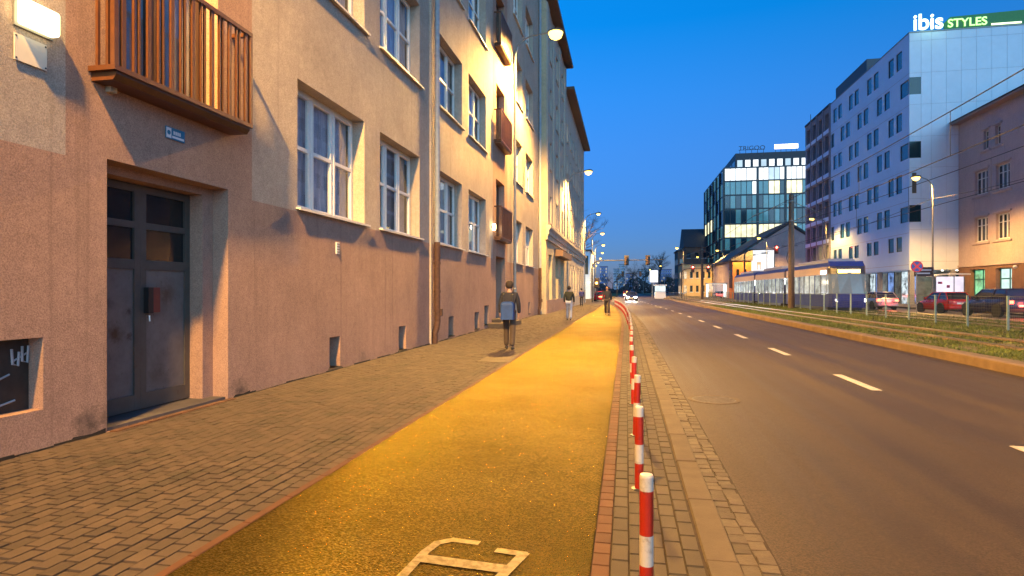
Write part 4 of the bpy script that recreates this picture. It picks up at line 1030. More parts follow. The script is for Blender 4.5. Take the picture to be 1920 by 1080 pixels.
# roof sign (lettering as in the photograph)
sgn = thing('roof_sign', 'glowing green and white hotel lettering standing on the roof edge', 'sign', (31, HY, HZ1 + .1))
text_block('lettering', 'ibis', 28.35, 31.0, 27.6, 29.2, .12, glow('white_green_neon', (.75, 1.0, .62), .9), sgn, HY - .05, .012)
obj('backing_board', MB().prism([(31.15, 27.52), (31.15, 28.2), (31.7, 28.75), (39.5, 28.95), (39.5, 27.52)], 'y', HY + .02, HY + .16), mat('green_sign_board', (.02, .14, .03), .5, emit=(.03, .5, .06), estr=.04), sgn, world=True)
text_block('lettering', 'STYLES', 31.45, 34.9, 27.68, 28.5, .08, glow('lime_neon', (.55, 1.0, .30), .7), sgn, HY - .02, .01)
obj('light_bar', MB().box(35.3, 37.9, HY - .05, HY + .018, 27.62, 27.78), glow('cream_neon', (1, 1, .6), .8), sgn, world=True)
L = bpy.data.lights.new('sign_glow', 'POINT'); L.energy = 25; L.color = (.6, 1, .55); L.shadow_soft_size = .6
lo = bpy.data.objects.new('sign_glow', L); C.objects.link(lo); lo.parent = sgn; lo.location = Vector((30, HY - 1.0, 28.3)) - sgn.location

# grey grid building next to it
gb = thing('grid_building', 'grey building with a grid of recessed windows beside the hotel', 'building', (36, 97, 0))
gh = []; GY = [91.5 + 2.9 * i for i in range(4)]
for y in GY:
    for k in range(8): gh.append((y, y + 1.7, 2.6 + 3.1 * k, 4.9 + 3.1 * k, .5))
obj('wall', mapped(wall(90.95, 102.85, 0, 27.4, gh), 'R', 28.0), GREYR, gb, world=True)
for i, h in enumerate(gh):
    o = obj('window', mapped(MB().box(h[0], h[1], -.5, -.46, h[2], h[3]), 'R', 28), SKYGLASS if (i % 8) > 1 or i % 3 else MATS['lit_flat'], gb, world=True)
    obj('ledge', mapped(MB().box(h[0] - .5, h[1] + .5, -.04, .12, h[2] - .55, h[2] - .02), 'R', 28), WCLAD2, o)
for y in GY: obj('pier', MB().box(27.85, 27.998, y - .75, y - .35, 0, 27.5), GREYR, gb, world=True)
obj('side_wall', MB().box(28.01, 44, 102.7, 102.85, 0, 27.4), GREYR, gb, world=True); obj('roof', MB().box(27.9, 44, 90.95, 102.9, 27.42, 27.7), ROOFD, gb, world=True)
obj('antenna', MB().tube([(28.5, 101.8, 27.7), (28.5, 101.8, 29.2)], .05, 5), DARKST, gb, world=True)

# rose house at the right edge
RX = 32.41
rh = thing('rose_house', 'rose rendered house with moulded window sills right of the hotel', 'building', (38, 56, 0))
ph = []
CY = [(62.1, 64.15), (58.9, 60.85), (54.0, 56.0), (50.6, 52.6), (46, 48)]
for a, b in CY:
    ph += [(a, b, 6.05, 8.3, .25), (a, b, 10.45, 12.65, .25)]
sm = [(62.0, 62.75, 14.5, 16.2, .2), (60.2, 60.95, 14.5, 16.2, .2), (54, 54.8, 14.5, 16.2, .2), (51.9, 52.7, 14.5, 16.2, .2)]
gf = [(62.55, 65.0, 1.0, 3.5, .45), (58.6, 60.9, 1.0, 3.5, .45), (54, 56.3, 1.0, 3.5, .45)]
obj('wall', mapped(wall(40, 67.0, -.1, 17.9, ph + sm + gf, lambda u, z: 1 if z < 3.85 else 0, zbreaks=[3.85]), 'R', RX), [ROSE, ROSELOW], rh, world=True)
obj('string_course', mapped(MB().box(40, 67.0, 0, .1, 3.8, 3.98), 'R', RX), ROSE, rh, world=True)
obj('side_wall', MB().box(RX + .01, 46, 66.9, 66.98, 0, 17.9).box(RX + .01, 46, 40, 40.1, 0, 17.9), ROSE, rh, world=True)
obj('eaves', MB().prism([(RX - .75, 17.92), (RX - .75, 18.12), (RX, 18.3), (46, 22.0), (46, 17.92)], 'y', 39.5, 67.4), mat('eaves_board', (.36, .26, .22), .7), rh, world=True)
obj('roof', MB().prism([(RX - .85, 18.14), (RX - .85, 18.2), (46, 22.2), (46, 22.05)], 'y', 39.3, 67.5), ROOFD, rh, world=True)
for i, h in enumerate(ph + sm):
    w_, h_ = h[1] - h[0], h[3] - h[2]
    f, pn = window_meshes(w_, h_, 3 if w_ > 1 else 1, 2, .05, 'R', split=.68)
    o = obj('window', mapped(f, 'R'), WHITEF, rh); o.location = Vector((RX + .22, h[0], h[2])) - rh.location
    for p in pn: obj('pane', mapped(MB().box(p[0], p[1], -.03, -.02, p[2], p[3]), 'R'), SKYGLASS, o)
    obj('sill', mapped(MB().prism([(-.2, -.02), (.34, -.06), (.34, -.2), (.25, -.3), (-.2, -.3)], 'x', -.35, w_ + .35), 'R'), ROSE, o)
    obj('hood', mapped(MB().box(-.3, w_ + .3, -.2, .33, h_ + .1, h_ + .25), 'R'), ROSE, o)
GRN = litroom('shop_green', (.35, 1, .5), .45, 1.3, .3); WSH = litroom('shop_white', (.7, 1, .95), .6, 1.0, .7)
for i, h in enumerate(gf):
    o = obj('shop_window', mapped(MB().box(h[0], h[1], -.45, -.42, h[2], h[3]), 'R', RX), [GRN, WSH, GRN][i], rh, world=True)
    f = MB(); mid = h[0] + (h[1] - h[0]) * .4
    for y in (h[0] + .04, mid, h[1] - .04): f.box(y - .05, y + .05, -.42, -.36, h[2], h[3])
    f.box(h[0], h[1], -.42, -.37, h[2] + 1.5, h[2] + 1.62); f.box(h[0], h[1], -.42, -.37, h[3] - .1, h[3])
    obj('frame', mapped(f, 'R', RX), mat('teal_frame', (.02, .12, .12), .5), o)
wl3 = thing('wall_lamp', 'round lamp bulb bracket high beside the lit shop window', 'wall lamp', (RX, 57.7, 3.5)); obj('bulb', MB().lathe([(.02, -.16), (.14, -.08), (.16, 0), (.1, .12), (.02, .14)], 10, (-.25, 0, 0)), WHITEF, wl3, smooth=True); obj('bracket', MB().box(-.2, 0, -.03, .03, .05, .11), DARKST, wl3)

# ------------------------------------------------------------------ office block
OY = 155.0; OX0, OX1 = 23.66, 48.0
ob = thing('office_building', 'glass office block with lit floors and a dark set back roof storey', 'building', (36, 170, 0))
TEAL = mat('office_teal_glass', (.05, .17, .20), .08, var=.35, scale=.35, spec=.8, emit=(.10, .30, .34), estr=.16)
TEALD = mat('office_dark_glass', (.015, .04, .055), .07, var=.3, spec=.8)
OLW = litroom('office_white_light', (.92, .97, 1.0), .85, .25, .75); OLY = litroom('office_yellow_light', (1.0, .93, .55), .85, .5, .55); OLB = litroom('office_blue_blind', (.55, .72, .85), .6, .2, .7)
ZR = [31.6, 28.33, 24.93, 21.52, 17.86, 14.46, 11.32, 7.8, 4.2, .2]
obj('core', MB().box(OX0 + .3, OX1, OY + .3, 192, 0, 31.55), mat('office_core', (.05, .055, .065), .8), ob, world=True)
rr = random.Random(3)
def pane_mat(r, i):
    if r == 0: return OLW if i not in (8, 9) else OLB
    if r == 1: return OLY if i in (8, 9, 11, 12, 13) else (OLW if i == 5 else (TEAL if rr.random() < .7 else TEALD))
    if r == 4: return OLY if i < 13 else TEAL
    if r in (2, 3): return TEALD if rr.random() < .5 else TEAL
    return TEAL if rr.random() < .6 else TEALD
pw = 1.27
for r in range(9):
    z1, z0 = ZR[r] - .25, ZR[r + 1] + .12
    for i in range(15):
        x = OX0 + .1 + i * pw
        obj('pane', MB().box(x + .06, x + pw - .06, OY, OY + .05, z0, z1), pane_mat(r, i), ob, world=True)
    obj('spandrel', MB().box(OX0, OX1, OY - .05, OY + .1, z1, z1 + .37), mat('office_frame', (.02, .025, .035), .4), ob, world=True)
    for j in range(6):
        y = OY + .5 + j * 6
        obj('pane', MB().box(OX0 - .05, OX0, y + .5, y + 5.2, z0, z1), OLY if (r == 3 and j > 2) else (TEAL if (r + j) % 3 else TEALD), ob, world=True)
    obj('spandrel', MB().box(OX0 - .1, OX0 + .25, OY, 191.5, z1, z1 + .37), MATS['office_frame'], ob, world=True)
for i in range(16): obj('mullion', MB().box(OX0 + .1 + i * pw - (.06 if i not in (6, 11) else .3), OX0 + .1 + i * pw + (.06 if i not in (6, 11) else .3), OY - .1, OY + .02, 0, 31.5), MATS['office_frame'], ob, world=True)
for j in range(7): obj('fin', MB().box(OX0 - .4, OX0 - .06, OY + j * 6, OY + j * 6 + .5, 0, 31.4), MATS['office_frame'], ob, world=True)
obj('penthouse', MB().box(26.5, OX1, OY + 1.2, 190, 31.6, 35.3), mat('penthouse_dark', (.012, .014, .03), .5), ob, world=True)
for i in range(11): obj('penthouse_window', MB().box(26.9 + i * 1.85, 28.1 + i * 1.85, OY + 1.14, OY + 1.19, 31.95, 33.6), OLW if i % 3 else OLB, ob, world=True)
for j in range(7): obj('penthouse_window', MB().box(26.44, 26.49, OY + 2 + 4.6 * j, OY + 5.4 + 4.6 * j, 31.95, 33.6), SKYGLASS, ob, world=True)
for x0, x1, txt, nm, lab in ((27.3, 33.4, 'TRIGOO', 'lettering', 'dark open frame lettering on the left of the office roof'), (35.6, 41.0, None, 'panel', 'bright white sign panel on the right of the office roof')):
    s_ = thing('roof_sign', lab, 'sign', ((x0 + x1) / 2, OY + 1.5, 35.3))
    leg = MB()
    for i in range(5): x = x0 + .3 + (x1 - x0 - .6) * i / 4; leg.tube([(x, OY + 1.7, 35.3), (x, OY + 1.7, 36.2)], .06, 5)
    leg.box(x0, x1, OY + 1.65, OY + 1.75, 36.15, 36.25); obj('support_frame', leg, DARKST, s_, world=True)
    if txt: text_block('lettering', txt, x0, x1, 36.1, 37.1, .1, DARKST, s_, OY + 1.5)
    else:
        obj('panel', MB().box(x0, x1, OY + 1.55, OY + 1.64, 36.1, 37.2), glow('white_panel_light', (1, .88, .95), 1.4), s_, world=True)
        obj('bright_logo', MB().box(37.4, 39.8, OY + 1.5, OY + 1.545, 36.25, 37.0), glow('white_logo_light', (1, 1, 1), 4), s_, world=True)

# ------------------------------------------------------------------ gabled house with screen, orange annex
gh_ = thing('gabled_house', 'pale gabled house with a large white lit screen on its end wall', 'building', (30, 131, 0))
obj('gable_wall', MB().prism([(20.6, 0), (20.6, 7.6), (31.0, 14.3), (40, 8.2), (40, 0)], 'y', 125, 125.3), plaster('lilac_render', (.48, .40, .40), (.36, .3, .3), 40), gh_, world=True)
obj('side_wall', MB().box(20.6, 20.8, 125.3, 150, 0, 7.6), MATS['lilac_render'], gh_, world=True)
obj('roof', MB().prism([(20.0, 7.35), (31.0, 14.5), (40.6, 8.0), (40.6, 8.35), (31.0, 15.0), (20.0, 7.75)], 'y', 124.7, 150), ROOFD, gh_, world=True)
scr = thing('lit_screen', 'large white illuminated screen on the gable wall', 'screen', (26, 125, 6)); obj('panel', MB().box(23.8, 28.3, 124.85, 124.93, 5.3, 9.45), litroom('screen_white', (.93, .96, 1.0), .6, .5, .8), scr, world=True)
obj('frame', MB().box(23.65, 23.8, 124.8, 124.98, 5.15, 9.6).box(28.3, 28.45, 124.8, 124.98, 5.15, 9.6).box(23.8, 28.3, 124.8, 124.98, 9.45, 9.6).box(23.8, 28.3, 124.8, 124.98, 5.15, 5.3), DARKST, scr, world=True)
mb = MB().box(25.2, 25.35, 124.83, 124.848, 5.6, 6.6).box(25.7, 25.85, 124.83, 124.848, 5.6, 6.6).box(25.15, 25.9, 124.83, 124.848, 6.6, 7.1).box(26, 27.2, 124.83, 124.848, 8.7, 8.95).box(24.3, 24.9, 124.83, 124.848, 8.4, 8.65); obj('print', mb, STEEL, scr, world=True)
oa = thing('orange_annex', 'low orange house with narrow windows under a dark roof', 'building', (21, 125, 0))
obj('wall', MB().box(20.0, 23.4, 121.0, 124.9, 0, 7.2), ORANGE, oa, world=True); obj('roof', MB().prism([(19.7, 7.2), (19.7, 7.45), (23.6, 9.3), (23.6, 7.2)], 'y', 120.7, 124.95), ROOFD, oa, world=True)
for i in range(4): obj('window', MB().box(19.95, 19.999, 121.3 + i, 121.8 + i, 2, 5.6), BLACKG, oa, world=True)
for i in range(2): obj('window', MB().box(20.7 + i * 1.3, 21.2 + i * 1.3, 120.95, 120.999, 2, 5.6), BLACKG, oa, world=True)

# ------------------------------------------------------------------ simple background houses, each with its windows
def house(name, label, x0, x1, y0, y1, z, m, cols, rows, fz=1.2, wh=1.6, roof=None, lit=0.0, side=True, cat='building', litm='lit_flat', group=None):
    t = thing(name, label, cat, ((x0 + x1) / 2, (y0 + y1) / 2, 0), group=group)
    obj('wall', MB().box(x0, x1, y0, y1, -.1, z), m, t, world=True)
    if roof == 'gable':
        obj('roof', MB().prism([(y0 - .4, z - .1), ((y0 + y1) / 2, z + (y1 - y0) * .38), (y1 + .4, z - .1)], 'x', x0 - .3, x1 + .3), ROOFD, t, world=True)
    elif roof == 'gablex':
        obj('roof', MB().prism([(x0 - .4, z - .1), ((x0 + x1) / 2, z + (x1 - x0) * .38), (x1 + .4, z - .1)], 'y', y0 - .3, y1 + .3), ROOFD, t, world=True)
    else: obj('roof', MB().box(x0 - .3, x1 + .3, y0 - .3, y1 + .3, z, z + .3), ROOFD, t, world=True)
    rd = random.Random(x0 * 7 + y0); sx_ = (x1 - x0) / cols; sz = (z - fz) / rows
    for c in range(cols):
        for r in range(rows):
            xa = x0 + sx_ * (c + .28); m_ = MATS[litm] if rd.random() < lit else SKYGLASS
            o = obj('window', MB().box(xa, xa + sx_ * .44, y0 - .04, y0 - .002, fz + sz * r, fz + sz * r + min(wh, sz * .7)), m_, t, world=True)
            obj('sill', MB().box(xa - .1, xa + sx_ * .44 + .1, y0 - .12, y0 - .042, fz + sz * r - .12, fz + sz * r), WCLAD2, o)
    if side:
        n = max(2, int((y1 - y0) / 3.2)); face = x0 - .04 if x0 > 0 else x1 + .002
        for c in range(n):
            for r in range(rows):
                ya = y0 + (y1 - y0) / n * (c + .3); m_ = MATS[litm] if rd.random() < lit else SKYGLASS
                obj('window', MB().box(face, face + .038, ya, ya + (y1 - y0) / n * .42, fz + sz * r, fz + sz * r + min(wh, sz * .7)), m_, t, world=True)
    return t
litroom('lit_warm_shop', (1, .7, .4), .6)
b1 = house('brown_house', 'tall brown house with a dark gabled roof left of the office block', 17.2, 24, 186, 202, 14.5, BROWNR, 3, 4, roof='gable', lit=.1)
house('brick_chimney_house', 'narrow brown house with a flat top beside the brown gabled house', 15.0, 17.0, 184, 196, 13.2, BROWNR, 1, 3, lit=.0)
house('yellow_shop_house', 'low yellow lit shop house behind the red traffic lights', 14.2, 21.5, 160, 172, 8.3, YELR, 5, 2, lit=.35, litm='lit_warm_shop')
house('pink_shop_house', 'low pink shop house right of the yellow shop house', 21.6, 23.6, 158, 170, 7.4, ROSE, 2, 2, lit=.4, litm='lit_warm_shop')
wb = house('white_house', 'floodlit white house with a tall dark window beyond the bare tree', -16, -6.9, 118, 130, 9.2, WCLAD2, 1, 1, lit=0, side=False)
obj('tall_window', MB().box(-7.9, -7.25, 117.9, 117.98, 4.7, 8.3), mat('tall_dark_window', (.06, .08, .07), .2), wb, world=True)
L = bpy.data.lights.new('facade_light', 'POINT'); L.energy = 60; L.color = (1, .8, .5); L.shadow_soft_size = .3
fl = thing('shop_light', 'small facade lamp at the foot of the white house', 'wall lamp', (-7, 116, 3)); obj('fixture', MB().box(-.2, .2, -.1, .1, 0, .15), MATS['warm_wall_light'], fl); lo = bpy.data.objects.new('facade_light', L); C.objects.link(lo); lo.parent = fl; lo.location = (-.4, -1.2, 0)
PALE = mat('pale_tower', (.42, .45, .55), .8, var=.06, scale=.1); LIL = mat('lilac_tower', (.20, .22, .42), .8, var=.08, scale=.1)
for i, (x0, x1, y, z, m, c, r) in enumerate([(-26.5, -19, 620, 26, LIL, 4, 8), (-13, -6.5, 640, 24, PALE, 4, 8), (-8, -1.5, 690, 31, PALE, 4, 10), (0, 8, 660, 20, LIL, 4, 6), (13.5, 20, 680, 25, PALE, 4, 8), (21, 27.5, 700, 26, PALE, 4, 8), (33, 43, 600, 22, LIL, 5, 7), (46, 60, 560, 18, LIL, 6, 6)]):
    house('tower_block', ['lilac tower block far left of the signal gantry', 'low pale tower block far behind the oncoming car', 'tallest pale tower block far behind the gantry', 'low lilac block between the pale tower blocks', 'pale tower block far behind the right signal head', 'pale tower block right beside its twin in the distance', 'lilac far block behind the bare trees', 'wide lilac far block nearest the shop houses'][i], x0, x1, y, y + 14, z, m, c, r, lit=.15, side=False, group='far tower blocks')

# ------------------------------------------------------------------ bare trees
BARK = mat('winter_bark', (.05, .04, .035), .9, var=.25)
def tree_meshes(seed, H, spread, depth=5, n0=4):
    rnd = random.Random(seed); trunk = MB(); crown = MB()
    trunk.tube([(0, 0, -.1), (rnd.gauss(0, .05), rnd.gauss(0, .05), H * .18), (rnd.gauss(0, .1), rnd.gauss(0, .1), H * .36)], [H * .022, H * .017, H * .013], 8)
    def grow(p, d, ln, r, k):
        q = p + d * ln * .5 + Vector((rnd.gauss(0, .06), rnd.gauss(0, .06), 0)) * ln; e = q + (d + Vector((rnd.gauss(0, .15), rnd.gauss(0, .15), .08))).normalized() * ln * .5
        crown.tube([p, q, e], [r, r * .8, r * .6], 5 if k > 2 else 3, False)
        if k == 0: return
        for _ in range(3 if k > 1 else 4):
            nd = (d + Vector((rnd.gauss(0, spread), rnd.gauss(0, spread), rnd.gauss(.12, .25)))).normalized()
            grow(e if rnd.random() < .6 else q, nd, ln * rnd.uniform(.58, .8), r * .58, k - 1)
    top = Vector(trunk.v[-1])
    for _ in range(n0): grow(Vector((0, 0, H * .34)), Vector((rnd.gauss(0, .5), rnd.gauss(0, .5), .9)).normalized(), H * .22, H * .009, depth)
    a, b = trunk.mesh('trunk', True), crown.mesh('crown'); a.materials.append(BARK); b.materials.append(BARK)
    return a, b
def tree(label, loc, tm, s=1.0, group='bare winter trees', rot=0):
    t = thing('bare_tree', label, 'tree', loc, rot, group); t.scale = (s, s, s); put('trunk', tm[0], t, (0, 0, 0)); put('crown', tm[1], t, (0, 0, 0)); return t
T1, T2, T3 = tree_meshes(2, 14, .6), tree_meshes(5, 15, .42), tree_meshes(9, 11, .5, 4)
tree('bare tree leaning out past the end of the long grey house', (-6.4, 84, 0), T1, 1.05)
tree('tall bare tree rising right of the signal gantry', (22, 420, 0), T2, 2.2); tree('bare tree left of the tall bare one', (10, 430, 0), T2, 1.8, rot=2)
for i in range(14):
    tree('small far bare tree in the dark wood at the end of the street', (-22 + i * 4.6 + random.uniform(-1.5, 1.5), 330 + random.uniform(-40, 60), 0), (T3, T2)[i % 2], random.uniform(.9, 1.3), 'far bare trees', random.uniform(0, 6))
hd = MB(); rnd = random.Random(4)
for _ in range(7000):
    x = rnd.uniform(-60, 70); y = rnd.uniform(345, 380); z = rnd.uniform(0, 5 + 2.5 * math.sin(x * .3) + 2 * math.sin(x * .11)); a = rnd.uniform(0, 6.28); s_ = rnd.uniform(.3, .8)
    hd._a([(x - math.cos(a) * s_, y - math.sin(a) * s_, z), (x + math.cos(a) * s_, y + math.sin(a) * s_, z + rnd.uniform(-.4, .4)), (x + rnd.uniform(-.4, .4), y, z + s_ * 1.6)], [(0, 1, 2)])
me = bpy.data.meshes.new('far_wood'); me.from_pydata(hd.v, [], hd.f); me.materials.append(mat('far_wood_brown', (.05, .045, .05), .9, var=.3))
o = bpy.data.objects.new('far_wood', me); C.objects.link(o); o['kind'] = 'stuff'; tag(o, 'dark wood of bare shrubs closing the end of the street', 'wood')

# ------------------------------------------------------------------ signals, signs, shelters
SIGB = mat('signal_housing', (.06, .035, .02), .5); REDON = glow('red_signal', (1, .07, .04), 30); AMB = glow('amber_signal', (1, .45, .06), 14)
def signal_head(parent, x, y, z, on=None, back=False, s=1.0):
    h = obj('signal_head', MB().box(x - .17 * s, x + .17 * s, y - .12, y + .12, z - .5 * s, z + .5 * s), SIGB, parent, world=True)
    obj('back_board', MB().box(x - .3 * s, x + .3 * s, y + .13, y + .15, z - .65 * s, z + .65 * s), DARKST, h)
    for k, c in enumerate(('red', 'amber', 'green')):
        zz = z + (.32 - .32 * k) * s
        obj('signal_lens', MB().lathe([(.13 * s, -.05), (.13 * s, .0)], 12, (x, y - .12, zz), 'y'), REDON if on == c == 'red' else AMB if on == c == 'amber' else mat('dark_lens', (.12, .05, .02), .3), h)
        obj('visor', MB().box(x - .15 * s, x + .15 * s, y - .33, y - .125, zz + .12 * s, zz + .145 * s), SIGB, h)
def gantry(label, x, y, arms, z, heads, on, xdir):
    t = thing('signal_gantry', label, 'traffic light', (x, y, 0), group='traffic signals on arms')
    r = 1.0
    pts = [(x, y, -.1), (x, y, z - r)] + [(x + xdir * r * (1 - math.cos(a)), y, z - r + r * math.sin(a)) for a in (.4, .8, 1.2, 1.57)] + [(arms, y, z + .05)]
    obj('arm', MB().tube(pts, [.12, .10, .09, .085, .08, .075, .05], 10), DARKST, t, world=True)
    for hx in heads: signal_head(t, hx, y - .2, z, on)
    if on:
        L = bpy.data.lights.new('signal_light', 'POINT'); L.energy = 90; L.color = (1, .08, .05); L.shadow_soft_size = .15
        lo = bpy.data.objects.new('signal_light', L); C.objects.link(lo); lo.parent = t; lo.location = (heads[0] - x, -.8, z + .3)
gantry('signal gantry arching over the near road with two unlit heads', -4.4, 80, 4.8, 5.45, (.05, 2.75), None, 1)
gantry('red traffic light on an arched arm before the gabled house', 18.3, 100, 23.3, 7.9, (23.0,), 'red', 1)
gantry('red traffic light on the arm before the yellow shop house', 10.0, 115, 15.2, 5.5, (12.0, 14.75), 'red', 1)
gantry('far unlit signal gantry in the middle of the street', -2.2, 150, 4, 5.6, (-.8, 3.4), None, 1)
am = thing('amber_signal_post', 'low post with a glowing amber signal beside the left kerb', 'traffic light', (-4.0, 84, 0)); obj('post', MB().tube([(-4, 84, 0), (-4, 84, 2.3)], .06, 8), DARKST, am, world=True); signal_head(am, -4.0, 83.9, 2.55, 'amber', s=1.1)
ns = thing('no_stopping_sign', 'round blue no stopping sign with red cross on a post', 'sign', (17.1, 40, 0)); obj('post', MB().tube([(17.1, 40, 0), (17.1, 40, 3.3)], .03, 8), STEEL, ns, world=True)
obj('rim', MB().lathe([(.34, 39.955), (.34, 39.965)], 28, (17.1, 0, 2.95), 'y'), mat('sign_red', (.45, .02, .025), .4), ns, world=True); obj('face', MB().lathe([(.285, 39.948), (.285, 39.954)], 28, (17.1, 0, 2.95), 'y'), mat('sign_blue', (.015, .045, .30), .4), ns, world=True)
mb = MB()
for s_ in (1, -1):
    q = .195; w_ = .035; mb._a([(17.1 - q - w_, 39.944, 2.95 + s_ * (-q + w_)), (17.1 - q + w_, 39.944, 2.95 + s_ * (-q - w_)), (17.1 + q + w_, 39.944 - .001 * s_, 2.95 + s_ * (q - w_)), (17.1 + q - w_, 39.944 - .001 * s_, 2.95 + s_ * (q + w_))], [(0, 1, 2, 3)])
obj('cross', mb, MATS['sign_red'], ns, world=True)
sn = thing('direction_board', 'brown street board with two pale lines hung on the lamp post', 'sign', (25.0, 56.8, 2.7)); obj('board', MB().box(24.1, 25.55, 56.78, 56.82, 2.72, 3.5), mat('brown_board', (.07, .03, .025), .5), sn, world=True)
obj('print', MB().box(24.5, 25.4, 56.76, 56.779, 3.2, 3.3).box(24.2, 25.3, 56.76, 56.779, 2.92, 3.03), wpm, sn, world=True); obj('clamp', MB().box(25.5, 25.72, 56.7, 56.9, 3.05, 3.13), STEEL, sn, world=True)
ad = thing('advert_shelter', 'bright white advert shelter with a curved canopy behind the red car', 'shelter', (28, 60, .06))
obj('lit_panel', MB().box(27.2, 28.6, 59.95, 60.05, .5, 2.75), litroom('advert_light', (.95, .85, 1.0), .55, .9, .75), ad, world=True); obj('lit_panel', MB().box(28.66, 29.4, 59.95, 60.05, .5, 2.75), MATS['advert_light'], ad, world=True)
obj('print', MB().box(27.35, 27.7, 59.93, 59.948, 2.1, 2.3).box(28.05, 28.3, 59.93, 59.948, 1.75, 2.0), mat('poster_red', (.6, .1, .2), .5), ad, world=True)
obj('frame', MB().box(27.14, 27.2, 59.9, 60.1, .06, 2.8).box(28.6, 28.66, 59.9, 60.1, .06, 2.8).box(29.4, 29.46, 59.9, 60.1, .06, 2.8).box(27.2, 29.4, 59.92, 60.08, .3, .5), STEEL, ad, world=True)
obj('canopy', MB().prism([(26.7, 2.82), (27.3, 2.98), (28.4, 3.05), (29.6, 3.0), (29.6, 2.9), (28.4, 2.95), (27.3, 2.88), (26.7, 2.76)], 'y', 59.2, 60.6), WHITEF, ad, world=True)
st = thing('tram_shelter', 'glass tram stop shelter glowing white before the orange house', 'shelter', (15.4, 110, .08))
for x in (13.8, 15.4, 17.0): obj('post', MB().box(x - .04, x + .04, 110, 110.08, .05, 2.7), STEEL, st, world=True)
for x in (13.85, 15.45): obj('glass_panel', MB().box(x, x + 1.5, 110.02, 110.04, .3, 2.5), GLASS, st, world=True)
obj('lit_poster', MB().box(13.75, 14.1, 109.6, 109.68, .4, 2.6).box(16.6, 17.1, 109.6, 109.68, .4, 2.6), litroom('poster_light', (.9, 1, .97), .9, .8, .7), st, world=True); obj('roof', MB().box(13.6, 17.2, 109.3, 110.3, 2.7, 2.82), STEEL, st, world=True); obj('light_strip', MB().box(13.8, 17, 109.7, 109.8, 2.64, 2.69), MATS['poster_light'], st, world=True); obj('bench', MB().box(14.3, 16.3, 109.7, 109.95, .5, .56), BROWNM, st, world=True)
tt = thing('advert_totem', 'tall white glowing advert totem beyond the signal gantry', 'sign', (5.2, 125, 0)); obj('post', MB().box(5.1, 5.3, 125, 125.1, 0, 3.2), STEEL, tt, world=True); obj('lit_panel', MB().box(4.7, 6.3, 124.9, 125.0, 3.2, 5.6), litroom('totem_light', (1, .95, .97), .7, .8, .8), tt, world=True)
kk = thing('ticket_kiosk', 'small white kiosk with a lit counter beside the tram stop', 'kiosk', (6.4, 118, 0)); obj('body', MB().box(5.4, 7.4, 118, 119.4, 0, 1.3), WCLAD, kk, world=True); obj('lit_counter', MB().box(5.45, 7.35, 118.05, 119.3, 1.35, 2.4), litroom('kiosk_light', (.85, 1, 1), .6, .9, .6), kk, world=True); obj('roof', MB().box(5.2, 7.6, 117.7, 119.7, 2.45, 2.65), WCLAD, kk, world=True)
rb = thing('guard_railing', 'low dark guard railing along the tram stop in the distance', 'railing', (8, 100, 0))
for i in range(14): obj('post', MB().box(7.9, 7.96, 84 + i * 2.5, 84.06 + i * 2.5, .1, 1.15), DARKST, rb, world=True)
obj('rail', MB().box(7.9, 7.96, 84, 117, 1.15, 1.21).box(7.91, 7.95, 84, 117, .6, .64), DARKST, rb, world=True)

